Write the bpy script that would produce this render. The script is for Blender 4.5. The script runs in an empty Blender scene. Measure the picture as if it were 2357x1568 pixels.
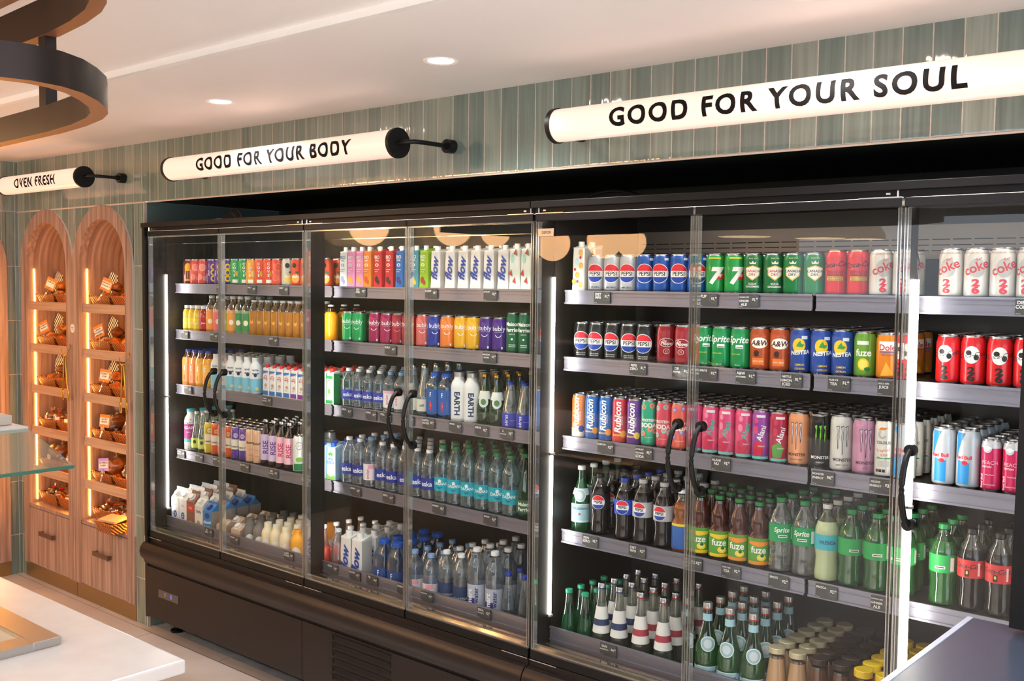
import bpy, bmesh, math, random
from mathutils import Vector, Matrix
PI = math.pi
random.seed(7)
SC = bpy.context.scene
COL = SC.collection
H0 = 1.847                                   # camera height above the floor; heights measured from the eye are h + H0

# ------------------------------------------------------------------ camera
def make_camera():
    yaw, pitch, roll = -0.71205116, -0.05626138, 0.01120891
    cam = bpy.data.cameras.new('camera'); ob = bpy.data.objects.new('camera', cam); COL.objects.link(ob)
    f = Vector((math.sin(yaw)*math.cos(pitch), math.cos(yaw)*math.cos(pitch), math.sin(pitch)))
    r0 = Vector((math.cos(yaw), -math.sin(yaw), 0)); u0 = r0.cross(f)
    r = r0*math.cos(roll)+u0*math.sin(roll); u = -r0*math.sin(roll)+u0*math.cos(roll)
    M = Matrix((r, u, -f)).transposed().to_4x4()
    M.translation = Vector((4.8623, -2.7878, H0))
    ob.matrix_world = M
    cam.sensor_width = 36; cam.lens = 2374.75*36/2357; cam.clip_start = .05
    SC.camera = ob
make_camera()
SC.view_settings.view_transform = 'Standard'; SC.view_settings.look = 'None'
SC.view_settings.gamma = 1; SC.view_settings.use_curve_mapping = False
SC.view_settings.exposure = 1.0
SC.cycles.transparent_max_bounces = 40
SC.cycles.max_bounces = 8; SC.cycles.diffuse_bounces = 4; SC.cycles.glossy_bounces = 3
SC.cycles.sample_clamp_indirect = 6
SC.cycles.caustics_reflective = False; SC.cycles.caustics_refractive = False
w = bpy.data.worlds.new('world'); SC.world = w; w.use_nodes = True
w.node_tree.nodes['Background'].inputs[0].default_value = (.80, .87, 1, 1)
w.node_tree.nodes['Background'].inputs[1].default_value = 2.0

# ------------------------------------------------------------------ materials
def lin(h):
    h = h.lstrip('#'); h = h if len(h) == 6 else ''.join(q*2 for q in h)
    c = [int(h[i:i+2], 16)/255 for i in (0, 2, 4)]
    return tuple(x/12.92 if x <= .04045 else ((x+.055)/1.055)**2.4 for x in c) + (1,)
MATS = {}
def mat(key, hexc='#888888', rough=.5, metal=0., emit=0., coat=0., spec=.5):
    if key in MATS: return MATS[key]
    m = bpy.data.materials.new(key); m.use_nodes = True; MATS[key] = m
    p = m.node_tree.nodes['Principled BSDF']; c = lin(hexc)
    p.inputs['Base Color'].default_value = c; p.inputs['Roughness'].default_value = rough
    p.inputs['Metallic'].default_value = metal; p.inputs['Coat Weight'].default_value = coat
    p.inputs['Specular IOR Level'].default_value = spec
    if emit:
        p.inputs['Emission Color'].default_value = c; p.inputs['Emission Strength'].default_value = emit
    return m
def ink(h): return mat('ink '+h, h, .45)
def paint(h): return mat('can paint '+h, h, .32, .25, coat=.3)
def label(h): return mat('label paper '+h, h, .5)
def plastic(h): return mat('plastic '+h, h, .35)
def clear(h, dens=.06, k=.7, pw=2.5, haze=0., hz=None):
    """thin-walled clear plastic or glass: a tinted see-through film whose gloss grows at grazing angles"""
    key = 'clear %s %.2f %.1f %.2f' % (h, dens, k, haze)
    if key in MATS: return MATS[key]
    m = bpy.data.materials.new(key); m.use_nodes = True; MATS[key] = m
    N = m.node_tree.nodes; L = m.node_tree.links; N.clear()
    out = N.new('ShaderNodeOutputMaterial'); mx = N.new('ShaderNodeMixShader')
    t = N.new('ShaderNodeBsdfTransparent'); g = N.new('ShaderNodeBsdfGlossy')
    lw = N.new('ShaderNodeLayerWeight'); pwn = N.new('ShaderNodeMath'); ma = N.new('ShaderNodeMath')
    t.inputs[0].default_value = lin(h); g.inputs[0].default_value = (1, 1, 1, 1); g.inputs['Roughness'].default_value = .06
    lw.inputs[0].default_value = .5
    pwn.operation = 'POWER'; pwn.inputs[1].default_value = pw
    ma.operation = 'MULTIPLY_ADD'; ma.inputs[1].default_value = k; ma.inputs[2].default_value = dens; ma.use_clamp = True
    L.new(lw.outputs['Facing'], pwn.inputs[0]); L.new(pwn.outputs[0], ma.inputs[0]); L.new(ma.outputs[0], mx.inputs[0])
    src = t
    if haze:
        df = N.new('ShaderNodeBsdfDiffuse'); tl = N.new('ShaderNodeBsdfTranslucent'); ad = N.new('ShaderNodeMixShader'); m2 = N.new('ShaderNodeMixShader')
        df.inputs[0].default_value = tl.inputs[0].default_value = lin(hz or h); ad.inputs[0].default_value = .5; m2.inputs[0].default_value = haze
        L.new(df.outputs[0], ad.inputs[1]); L.new(tl.outputs[0], ad.inputs[2]); L.new(t.outputs[0], m2.inputs[1]); L.new(ad.outputs[0], m2.inputs[2]); src = m2
    L.new(src.outputs[0], mx.inputs[1]); L.new(g.outputs[0], mx.inputs[2]); L.new(mx.outputs[0], out.inputs[0])
    return m
DOORGLASS = clear('#FAFCFB', .014, .5, 4.5)
DOORGLASS.node_tree.nodes['Glossy BSDF'].inputs['Roughness'].default_value = 0.0
ALU = mat('can lid aluminium', '#C9C9CC', .25, 1)
def nodes(key):
    m = mat(key); return m, m.node_tree.nodes, m.node_tree.links, m.node_tree.nodes['Principled BSDF']
def wood(key, a, b, scale=(26, 26, .9), rough=.42):
    if key in MATS: return MATS[key]
    m, N, L, p = nodes(key)
    tc = N.new('ShaderNodeTexCoord'); mp = N.new('ShaderNodeMapping'); mp.inputs['Scale'].default_value = scale
    no = N.new('ShaderNodeTexNoise'); no.inputs['Scale'].default_value = 2.2; no.inputs['Detail'].default_value = 6; no.inputs['Distortion'].default_value = .35
    cr = N.new('ShaderNodeValToRGB'); cr.color_ramp.elements[0].position = .3; cr.color_ramp.elements[0].color = lin(a)
    cr.color_ramp.elements[1].position = .7; cr.color_ramp.elements[1].color = lin(b)
    L.new(tc.outputs['Object'], mp.inputs[0]); L.new(mp.outputs[0], no.inputs['Vector']); L.new(no.outputs['Fac'], cr.inputs[0])
    L.new(cr.outputs[0], p.inputs['Base Color']); p.inputs['Roughness'].default_value = rough
    return m
WOOD = wood('walnut veneer', '#86695B', '#C0A494')
WOODN = wood('bent walnut lining', '#86695B', '#C0A494', (.9, 26, .9))
WOODL = wood('shelf edge veneer', '#B48E72', '#D3B294', (.9, 26, 26))
def tilemat(key, horiz):
    """glazed handmade wall tiles, 8 x 33 cm stacked upright; HORIZ is the axis that runs along the wall"""
    m, N, L, p = nodes(key)
    tc = N.new('ShaderNodeTexCoord'); sp = N.new('ShaderNodeSeparateXYZ'); L.new(tc.outputs['Object'], sp.inputs[0])
    def mth(op, a, b=None, c=None):
        n = N.new('ShaderNodeMath'); n.operation = op
        for i, v in enumerate((a, b, c)):
            if v is None: continue
            if isinstance(v, (int, float)): n.inputs[i].default_value = v
            else: L.new(v, n.inputs[i])
        return n.outputs[0]
    x = mth('DIVIDE', mth('ADD', sp.outputs[horiz], .058), .0805)
    z = mth('DIVIDE', mth('SUBTRACT', sp.outputs[2], H0+.398), .333)
    fx, fz = mth('FRACT', x), mth('FRACT', z); ix, iz = mth('FLOOR', x), mth('FLOOR', z)
    dx = mth('MULTIPLY', mth('MINIMUM', fx, mth('SUBTRACT', 1, fx)), .0805)
    dz = mth('MULTIPLY', mth('MINIMUM', fz, mth('SUBTRACT', 1, fz)), .333)
    d = mth('MINIMUM', dx, dz)
    wob = N.new('ShaderNodeTexNoise'); wob.inputs['Scale'].default_value = 60; L.new(tc.outputs['Object'], wob.inputs['Vector'])
    d2 = mth('ADD', d, mth('MULTIPLY', mth('SUBTRACT', wob.outputs['Fac'], .5), .0016))
    gr = mth('LESS_THAN', d2, .0017)
    cb = N.new('ShaderNodeCombineXYZ'); L.new(ix, cb.inputs[0]); L.new(iz, cb.inputs[1])
    wn = N.new('ShaderNodeTexWhiteNoise'); wn.noise_dimensions = '3D'; L.new(cb.outputs[0], wn.inputs['Vector'])
    cr = N.new('ShaderNodeValToRGB'); cr.color_ramp.elements[0].color = lin('#6E7F77'); cr.color_ramp.elements[1].color = lin('#909A8D')
    L.new(wn.outputs['Value'], cr.inputs[0])
    # glaze streaks down each tile, different from tile to tile
    sv = N.new('ShaderNodeCombineXYZ'); L.new(mth('MULTIPLY', x, 5.5), sv.inputs[0]); L.new(mth('ADD', mth('MULTIPLY', z, .8), mth('MULTIPLY', wn.outputs['Value'], 40)), sv.inputs[1])
    st = N.new('ShaderNodeTexNoise'); st.inputs['Scale'].default_value = 1; st.inputs['Detail'].default_value = 3; L.new(sv.outputs[0], st.inputs['Vector'])
    mxs = N.new('ShaderNodeMixRGB'); mxs.blend_type = 'OVERLAY'; mxs.inputs[0].default_value = .55; L.new(cr.outputs[0], mxs.inputs[1]); L.new(st.outputs['Fac'], mxs.inputs[2])
    mg = N.new('ShaderNodeMixRGB'); L.new(gr, mg.inputs[0]); L.new(mxs.outputs[0], mg.inputs[1]); mg.inputs[2].default_value = lin('#C9BDAF')
    L.new(mg.outputs[0], p.inputs['Base Color'])
    L.new(mth('MULTIPLY_ADD', gr, .6, .07), p.inputs['Roughness'])
    p.inputs['Specular IOR Level'].default_value = .9
    wv = N.new('ShaderNodeTexNoise'); wv.inputs['Scale'].default_value = 1; wv.inputs['Detail'].default_value = 2
    s2 = N.new('ShaderNodeCombineXYZ'); L.new(mth('MULTIPLY', x, 2.2), s2.inputs[0]); L.new(mth('ADD', mth('MULTIPLY', z, 3.5), mth('MULTIPLY', wn.outputs['Value'], 20)), s2.inputs[1]); L.new(s2.outputs[0], wv.inputs['Vector'])
    edge = mth('SMOOTH_MIN', mth('MULTIPLY', d, 1), .006, .004)
    hgt = mth('ADD', mth('MULTIPLY', wv.outputs['Fac'], .009), mth('MULTIPLY', edge, .5))
    bp = N.new('ShaderNodeBump'); bp.inputs['Strength'].default_value = .28; bp.inputs['Distance'].default_value = .5
    L.new(hgt, bp.inputs['Height']); L.new(bp.outputs[0], p.inputs['Normal'])
    return m
TILEX = tilemat('green glazed wall tile', 0); TILEY = tilemat('green glazed wall tile on the side wall', 1)
def stone(key, a, b, sc=3, rough=.5, joint=None):
    m, N, L, p = nodes(key)
    tc = N.new('ShaderNodeTexCoord'); no = N.new('ShaderNodeTexNoise'); no.inputs['Scale'].default_value = sc; no.inputs['Detail'].default_value = 5
    cr = N.new('ShaderNodeValToRGB'); cr.color_ramp.elements[0].color = lin(a); cr.color_ramp.elements[1].color = lin(b)
    cr.color_ramp.elements[0].position = .35; cr.color_ramp.elements[1].position = .65
    L.new(tc.outputs['Object'], no.inputs['Vector']); L.new(no.outputs['Fac'], cr.inputs[0]); src = cr.outputs[0]
    if joint:
        br = N.new('ShaderNodeTexBrick'); br.offset = .5; br.inputs['Scale'].default_value = 1; br.inputs['Mortar Size'].default_value = .0025
        br.inputs['Brick Width'].default_value = 1.2; br.inputs['Row Height'].default_value = .6
        br.inputs['Color1'].default_value = (1, 1, 1, 1); br.inputs['Color2'].default_value = (.93, .93, .93, 1); br.inputs['Mortar'].default_value = lin(joint)
        mx = N.new('ShaderNodeMixRGB'); mx.blend_type = 'MULTIPLY'; mx.inputs[0].default_value = 1
        L.new(tc.outputs['Object'], br.inputs['Vector']); L.new(src, mx.inputs[1]); L.new(br.outputs['Color'], mx.inputs[2]); src = mx.outputs[0]
    L.new(src, p.inputs['Base Color']); p.inputs['Roughness'].default_value = rough
    return m
FLOOR = stone('beige floor tile', '#C2B3A8', '#D0C4BA', 2.5, .35, '#B09A88')
SUBFLOOR = stone('bare grey subfloor', '#83898D', '#9DA2A4', 9, .8)
CEIL = stone('painted ceiling', '#F1ECE8', '#F5F1EE', 1.2, .55)
QUARTZ = stone('white quartz', '#C2BCB8', '#C8C3BF', 14, .28)
BLACKM = mat('black powder coat', '#0A0908', .42, spec=.35)
BROWNBLK = mat('dark brown case enamel', '#241C19', .36, .15, spec=.45)
CASEBAR = mat('charcoal case trim', '#161415', .42, .3, spec=.4)
INNER = mat('dark case interior', '#231E1C', .4)
STEEL = mat('brushed stainless', '#B9B4AE', .3, .95)
CHROME = mat('bright steel', '#E8E8E8', .2, 1)
BRASS = mat('brushed brass', '#C69A3E', .28, 1)
RAIL = mat('grey price channel', '#918F9E', .4, .7)
SOFFIT = mat('dark green recess paint', '#16211B', .6)
PVC = clear('#E6E4DE', .25, .6, 1.5, haze=.22)

# ------------------------------------------------------------------ mesh helpers
def put(name, bm, mats, parent=None, loc=None, smooth=False, rotz=0):
    me = bpy.data.meshes.new(name); bm.to_mesh(me); bm.free()
    for m in (mats if isinstance(mats, (list, tuple)) else [mats]): me.materials.append(m)
    if smooth:
        for f in me.polygons: f.use_smooth = True
        me.set_sharp_from_angle(angle=math.radians(40))
    o = bpy.data.objects.new(name, me); COL.objects.link(o)
    if parent: o.parent = parent
    if loc: o.location = loc
    if rotz: o.rotation_euler.z = rotz
    return o
def empty(name, loc=(0, 0, 0), rotz=0):
    o = bpy.data.objects.new(name, None); COL.objects.link(o); o.location = loc; o.rotation_euler.z = rotz
    o.empty_display_size = .05; return o
def tag(o, lab, cat, group=None):
    o['label'] = lab; o['category'] = cat
    if group: o['group'] = group
    return o
def struct(o): o['kind'] = 'structure'; return o
def box(bm, x0, x1, y0, y1, z0, z1, mi=0, bev=0):
    n0 = len(bm.verts)
    v = [bm.verts.new((x, y, z)) for z in (z0, z1) for y in (y0, y1) for x in (x0, x1)]
    fs = [bm.faces.new([v[i] for i in q]) for q in ((0, 2, 3, 1), (4, 5, 7, 6), (0, 1, 5, 4), (2, 6, 7, 3), (0, 4, 6, 2), (1, 3, 7, 5))]
    for f in fs: f.material_index = mi
    if bev:
        es = list({e for f in fs for e in f.edges})
        r = bmesh.ops.bevel(bm, geom=es, offset=bev, segments=2, profile=.6, affect='EDGES')
        for f in r['faces']: f.material_index = mi
    return bm
def B(*a, **k): return box(bmesh.new(), *a, **k)
def prism(bm, pts, axis, a0, a1, mi=0):
    """extrude a closed outline (two coordinates) along AXIS; for axis x points are (y, z), y -> (x, z), z -> (x, y)"""
    def P(p, a): return {'x': (a, p[0], p[1]), 'y': (p[0], a, p[1]), 'z': (p[0], p[1], a)}[axis]
    A = [bm.verts.new(P(p, a0)) for p in pts]; C_ = [bm.verts.new(P(p, a1)) for p in pts]; n = len(pts)
    fs = [bm.faces.new(A), bm.faces.new(C_)] + [bm.faces.new((A[i], A[(i+1) % n], C_[(i+1) % n], C_[i])) for i in range(n)]
    for f in fs: f.material_index = mi
    bmesh.ops.recalc_face_normals(bm, faces=fs)
    return bm
def lathe(bm, prof, seg=24, mi=0, cx=0, cy=0, sq=0., cap=True):
    """revolve [(r, z, material)] ; SQ squares the section a little"""
    rings = []
    for q in prof:
        r, z = q[0], q[1]
        ring = []
        for i in range(seg):
            a = 2*PI*i/seg
            c, s = math.cos(a), math.sin(a); k = 1
            if sq: k = 1/((abs(c)**(2+6*sq)+abs(s)**(2+6*sq))**(1/(2+6*sq)))
            ring.append(bm.verts.new((cx+r*k*c, cy+r*k*s, z)))
        rings.append(ring)
    for j in range(len(prof)-1):
        m = prof[j][2] if len(prof[j]) > 2 else mi
        for i in range(seg):
            f = bm.faces.new((rings[j][i], rings[j][(i+1) % seg], rings[j+1][(i+1) % seg], rings[j+1][i])); f.material_index = m
    if cap:
        f = bm.faces.new(rings[0][::-1]); f.material_index = prof[0][2] if len(prof[0]) > 2 else mi
        f = bm.faces.new(rings[-1]); f.material_index = prof[-2][2] if len(prof[-2]) > 2 else mi
    return bm
def cyl(bm, p, q, r, seg=12, mi=0, r2=None):
    p, q = Vector(p), Vector(q); d = (q-p); L_ = d.length; d.normalize()
    R = d.to_track_quat('Z', 'Y').to_matrix(); r2 = r if r2 is None else r2
    A = [bm.verts.new(p+R @ Vector((r*math.cos(2*PI*i/seg), r*math.sin(2*PI*i/seg), 0))) for i in range(seg)]
    C_ = [bm.verts.new(q+R @ Vector((r2*math.cos(2*PI*i/seg), r2*math.sin(2*PI*i/seg), 0))) for i in range(seg)]
    fs = [bm.faces.new(A[::-1]), bm.faces.new(C_)] + [bm.faces.new((A[i], A[(i+1) % seg], C_[(i+1) % seg], C_[i])) for i in range(seg)]
    for f in fs: f.material_index = mi
    return bm
def tube(bm, pts, r, seg=10, mi=0):
    pts = [Vector(p) for p in pts]; rings = []
    up = Vector((0, 0, 1))
    for i, p in enumerate(pts):
        t = (pts[min(i+1, len(pts)-1)]-pts[max(i-1, 0)]).normalized()
        a = t.cross(up)
        if a.length < .05: a = t.cross(Vector((1, 0, 0)))
        a.normalize(); b = t.cross(a)
        rr = r[i] if isinstance(r, (list, tuple)) else r
        rings.append([bm.verts.new(p+a*rr*math.cos(2*PI*k/seg)+b*rr*math.sin(2*PI*k/seg)) for k in range(seg)])
    for j in range(len(rings)-1):
        for i in range(seg):
            f = bm.faces.new((rings[j][i], rings[j][(i+1) % seg], rings[j+1][(i+1) % seg], rings[j+1][i])); f.material_index = mi
    for f in (bm.faces.new(rings[0][::-1]), bm.faces.new(rings[-1])): f.material_index = mi
    bmesh.ops.recalc_face_normals(bm, faces=bm.faces)
    return bm
def arc(p0, p1, bulge, n=10):
    p0, p1, bulge = Vector(p0), Vector(p1), Vector(bulge)
    return [p0.lerp(p1, i/n)+bulge*math.sin(PI*i/n)**.6 if 0 < i < n else p0.lerp(p1, i/n) for i in range(n+1)]
# ---- lettering: glyph outlines become part of a mesh, flat or wrapped round a cylinder
TXT = {}
def glyphs(text, bold=0., shear=0., space=1.):
    k = (text, bold, shear, space)
    if k not in TXT:
        cu = bpy.data.curves.new('lettering', 'FONT'); cu.body = text; cu.size = 1; cu.align_x = 'CENTER'; cu.offset = bold; cu.shear = shear; cu.resolution_u = 4; cu.space_character = space
        ob = bpy.data.objects.new('lettering', cu); COL.objects.link(ob)
        me = bpy.data.meshes.new_from_object(ob.evaluated_get(bpy.context.evaluated_depsgraph_get()))
        TXT[k] = ([tuple(v.co[:2]) for v in me.vertices], [tuple(p.vertices) for p in me.polygons])
        bpy.data.objects.remove(ob); bpy.data.curves.remove(cu); bpy.data.meshes.remove(me)
    return TXT[k]
class Face:
    """a drawing surface: s across, z up. R None = the plane y = -d, else a cylinder of radius R turned by A0"""
    def __init__(self, bm, mats, R=None, d=0., a0=0., side=False, cx=0.): self.bm, self.mats, self.R, self.d, self.a0, self.n, self.side, self.cx = bm, mats, R, d, a0, 0, side, cx
    def mi(self, m):
        if m not in self.mats: self.mats.append(m)
        return self.mats.index(m)
    def add(self, V, F, m):
        self.n += 1; eps = .00034+.00006*self.n
        t = bmesh.new(); vs = [t.verts.new((a, b, 0)) for a, b in V]
        for f in F:
            try: t.faces.new([vs[i] for i in f])
            except ValueError: pass
        if self.R:
            lo = min(a for a, b in V); hi = max(a for a, b in V); st = self.R*.11; k = math.ceil(lo/st)
            while k*st < hi:
                bmesh.ops.bisect_plane(t, geom=t.verts[:]+t.edges[:]+t.faces[:], plane_co=(k*st, 0, 0), plane_no=(1, 0, 0)); k += 1
        t.verts.ensure_lookup_table(); t.verts.index_update(); i = self.mi(m); new = []
        for v in t.verts:
            s, z = v.co.x, v.co.y
            if self.R:
                a = s/self.R+self.a0; r = self.R+eps; new.append(self.bm.verts.new((self.cx+r*math.sin(a), -r*math.cos(a), z)))
            elif self.side: new.append(self.bm.verts.new((self.d+eps, s, z)))
            else: new.append(self.bm.verts.new((self.cx+s, -self.d-eps, z)))
        for f in t.faces:
            g = self.bm.faces.new([new[v.index] for v in f.verts]); g.material_index = i
            g.normal_update()
            c = g.calc_center_median()
            out = (c-Vector((self.cx, 0, c.z))) if self.R else (Vector((1, 0, 0)) if self.side else Vector((0, -1, 0)))
            if g.normal.dot(out) < 0: g.normal_flip()
        t.free()
    def poly(self, pts, h): self.add(pts, [tuple(range(len(pts)))], ink(h))
    def rect(self, s0, z0, s1, z1, h): self.poly([(s0, z0), (s1, z0), (s1, z1), (s0, z1)], h)
    def oval(self, s, z, rx, rz, h, n=20): self.poly([(s+rx*math.cos(2*PI*i/n), z+rz*math.sin(2*PI*i/n)) for i in range(n)], h)
    def seg(self, s, z, r, lo, hi, h, n=18):
        """the band of a disc between two heights (as shares of r)"""
        a0, a1 = math.asin(lo), math.asin(hi)
        R_ = [(s+r*math.cos(a0+(a1-a0)*i/n), z+r*math.sin(a0+(a1-a0)*i/n)) for i in range(n+1)]
        self.poly(R_+[(2*s-p[0], p[1]) for p in R_[::-1]], h)
    def smile(self, s, z, r, wd, h, a0=200, a1=340, n=12):
        A = [math.radians(a0+(a1-a0)*i/n) for i in range(n+1)]
        for i in range(n):
            a, b = A[i], A[i+1]; q = r-wd
            self.poly([(s+r*math.cos(a), z+r*math.sin(a)), (s+r*math.cos(b), z+r*math.sin(b)), (s+q*math.cos(b), z+q*math.sin(b)), (s+q*math.cos(a), z+q*math.sin(a))], h); self.n -= 1
    def text(self, s, z, t, size, h, rot=0, bold=.0, shear=0., sx=1):
        V, F = glyphs(t, bold, shear)
        if not V: return
        my = (min(v[1] for v in V)+max(v[1] for v in V))/2; c, sn = math.cos(math.radians(rot)), math.sin(math.radians(rot))
        W = [((x*sx)*size, (y-my)*size) for x, y in V]
        self.add([(s+x*c-y*sn, z+x*sn+y*c) for x, y in W], F, ink(h))

# ------------------------------------------------------------------ the kinds of drink
def can(R, H, h, art=None, a0=.3, band=None, name='drink_can', rim=None):
    bm = bmesh.new(); mats = [paint(h), ALU]
    if band: mats.append(paint(band))
    t = 2 if band else 0
    lathe(bm, [(R*.78, .002, 1), (R*.86, .0, 1), (R*.97, .007, 0), (R, .012, 0), (R, H-.024, t), (R*.98, H-.019, t), (R*.87, H-.006, 1), (R*.85, H-.004, 1)], 32)
    if art: art(Face(bm, mats, R, a0=a0), H, R)
    o = put(name, bm, mats, smooth=True)
    l = lathe(bmesh.new(), [(R*.84, H-.004), (R*.89, H-.002), (R*.89, H), (R*.84, H), (R*.80, H-.0035), (R*.7, H-.0035)], 22)
    lathe(l, [(.006, H-.003), (.006, H-.0015), (.0055, H-.0012)], 10, cx=.0, cy=-.006); box(l, -.0045, .0045, -.008, .009, H-.0035, H-.0018)
    put('lid', l, rim or ALU, o, smooth=True)
    return o
W = '#EEF4F6'
PR = {
 'pet': [(.7, 0), (.97, .03), (1, .10), (.92, .22), (.91, .32), (1, .42), (1, .62), (.97, .68), (.76, .79), (.42, .88), (.38, .93)],
 'water': [(.8, 0), (1, .03), (.95, .07), (1, .11), (.95, .15), (1, .2), (1, .48), (.95, .52), (1, .56), (.95, .6), (1, .65), (.93, .73), (.7, .82), (.42, .89), (.38, .93)],
 'cone': [(.95, 0), (1, .02), (1, .16), (.86, .32), (.6, .6), (.4, .82), (.36, .93)],
 'wine': [(.93, 0), (1, .015), (1, .42), (.95, .49), (.66, .64), (.42, .76), (.36, .84), (.36, .95)],
 'flask': [(.93, 0), (1, .02), (1, .70), (.9, .78), (.62, .86), (.6, .93)],
 'juice': [(.93, 0), (1, .02), (1, .62), (.9, .72), (.5, .82), (.46, .9)],
 'jar': [(.9, 0), (1, .03), (1, .42), (.86, .6), (.72, .78), (.7, .88)],
 'bell': [(.9, 0), (1, .02), (1, .30), (.85, .46), (.5, .72), (.4, .88), (.38, .94)],
 'wasp': [(.9, 0), (1, .03), (1, .46), (.72, .54), (.86, .64), (.78, .74), (.5, .84), (.42, .92)],
}
def bottle(R, H, shape, glass, liquid=None, fill=.8, cap='#F2F2F2', lab=None, art=None, a0=.3, sq=0., capr=None, caph=.06, neck=None, name='drink_bottle', capmat=None, seal=None, k=.7, badge=None):
    bm = bmesh.new(); mats = [glass if not isinstance(glass, str) else clear(glass, .09, min(1., k+.15), 1.8, haze=.12, hz='#DDE6EA' if glass in (W, '#D8F0F2', '#DCECF8', '#E6EEF6', '#F0F4F4', '#F0F2F0') else None)]
    if liquid: mats.append(liquid if not isinstance(liquid, str) else mat('drink '+liquid, liquid, .14, coat=.3))
    pr = PR[shape]; q = []
    for i, (r, z) in enumerate(pr):
        lq = liquid and z < fill
        if liquid and i and pr[i-1][1] < fill <= z and z > fill+.005:
            r0, z0 = pr[i-1]; t = (fill-z0)/(z-z0); q.append((R*(r0+(r-r0)*t), H*fill, 0))
        q.append((R*r, H*z, 1 if lq else 0))
    lathe(bm, q, 30, sq=sq)
    if badge:
        z_, rr_, c1, c2 = badge; F = Face(bm, mats, R*rr_, a0=a0); F.oval(0, H*z_, R*.62, R*.66, '#F1F1EC', 24); F.oval(0, H*z_, R*.54, R*.58, c1, 24); F.oval(0, H*z_, R*.34, R*.38, c2, 18)
    if art and not lab: art(Face(bm, mats, R, a0=a0), H, R)
    if neck:
        mats.append(label(neck[2])); lathe(bm, [(R*neck[3], H*neck[0], len(mats)-1), (R*neck[4], H*neck[1], len(mats)-1)], 20, cap=False)
    o = put(name, bm, mats, smooth=True)
    cr = capr or R*pr[-1][0]*1.08
    c = lathe(bmesh.new(), [(cr, H*(1-caph)), (cr, H*.992), (cr*.93, H)], 18)
    if seal: lathe(c, [(cr*1.03, H*(1-caph)-.004, 1), (cr*1.03, H*(1-caph), 1)], 18)
    put('cap', c, [capmat or plastic(cap), ink(seal or '#888888')], o, smooth=True)
    if lab:
        z0, z1, h = lab[:3]; rr = [lab[3]*R]*2 if len(lab) > 3 and not isinstance(lab[3], tuple) else ([R*lab[3][0], R*lab[3][1]] if len(lab) > 3 else [R*1.008]*2)
        lb = bmesh.new(); lm = [label(h)]
        lathe(lb, [(rr[0], H*z0), (rr[1], H*z1)], 32, cap=False, sq=sq)
        if art: art(Face(lb, lm, max(rr)*(1.0 if not sq else 1.0), a0=a0), H, R)
        put('label', lb, lm, o, smooth=True)
    elif art:
        pass
    return o
def carton(w, d, H, h, cap='#F4F2EE', art=None, side=None, sideart=None, name='drink_carton', cx=0., taper=.82):
    """slim carton with pinched corners, a sloping top and a screw cap"""
    bm = bmesh.new(); mats = [label(h), label(side or h)]
    Z = [0, H*.04, H*.2, H*.62, H*.86]; K = [(1, 1), (1, 1), (.93, .95), (.93, .95), (taper+.06, .9)]
    rings = []
    for z, (kx, ky) in zip(Z, K):
        a, b, c = w/2*kx, d/2*ky, .004
        rings.append([bm.verts.new((x, y, z)) for x, y in ((-a+c, -b), (a-c, -b), (a, -b+c), (a, b-c), (a-c, b), (-a+c, b), (-a, b-c), (-a, -b+c))])
    for j in range(4):
        for i in range(8):
            f = bm.faces.new((rings[j][i], rings[j][(i+1) % 8], rings[j+1][(i+1) % 8], rings[j+1][i])); f.material_index = 0 if i in (0, 1, 7) else 1
    bm.faces.new(rings[0][::-1])
    a, b = w/2*.88, d/2*.86
    top = [bm.verts.new((x, y, z)) for x, y, z in ((-a, -b, H*.88), (a, -b, H*.88), (a, b, H*.945), (-a, b, H*.945))]
    T = rings[-1]
    for q in ((T[7], T[0], top[0]), (T[0], T[1], top[1], top[0]), (T[1], T[2], top[1]), (T[2], T[3], top[2], top[1]), (T[3], T[4], top[2]), (T[4], T[5], top[3], top[2]), (T[5], T[6], top[3]), (T[6], T[7], top[0], top[3])):
        bm.faces.new(q)
    bm.faces.new(top)
    F = Face(bm, mats, None, d/2)
    if art: art(F, H, w)
    if sideart: sideart(Face(bm, mats, None, w/2, side=True), H, d)
    o = put(name, bm, mats)
    c = lathe(bmesh.new(), [(w*.2, H*.885), (w*.2, H*.99), (w*.18, H)], 16, cx=cx, cy=-d*.12)
    put('cap', c, plastic(cap), o, smooth=True)
    return o
def gable(w, d, H, h, art=None, cap='#F4F4F2', side=None, name='milk_carton', sideart=None):
    bm = bmesh.new(); mats = [label(h), label(side or h)]; zb, zs, zt = H*.78, H*.94, H
    b = [bm.verts.new((x, y, 0)) for x, y in ((-w/2, -d/2), (w/2, -d/2), (w/2, d/2), (-w/2, d/2))]
    t = [bm.verts.new((v.co.x, v.co.y, zb)) for v in b]
    r0 = [bm.verts.new((0-w/2, -.002, zs)), bm.verts.new((w/2, -.002, zs)), bm.verts.new((w/2, .002, zs)), bm.verts.new((-w/2, .002, zs))]
    r1 = [bm.verts.new((v.co.x, v.co.y, zt)) for v in r0]
    for i in range(4):
        f = bm.faces.new((b[i], b[(i+1) % 4], t[(i+1) % 4], t[i])); f.material_index = 0 if i in (0,) else 1
        bm.faces.new((t[i], t[(i+1) % 4], r0[(i+1) % 4], r0[i])); bm.faces.new((r0[i], r0[(i+1) % 4], r1[(i+1) % 4], r1[i]))
    bm.faces.new(r1); bm.faces.new(b[::-1])
    if art: art(Face(bm, mats, None, d/2), H, w)
    if sideart: sideart(Face(bm, mats, None, w/2, side=True), H, d)
    o = put(name, bm, mats)
    n = Vector((0, -(zs-zb), d/2)).normalized(); p = Vector((0, -d/4, (zb+zs)/2))
    put('cap', cyl(cyl(bmesh.new(), p, p+n*.005, .019, 18), p+n*.005, p+n*.016, .0145, 18), plastic(cap), o, smooth=True)
    return o

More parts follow.
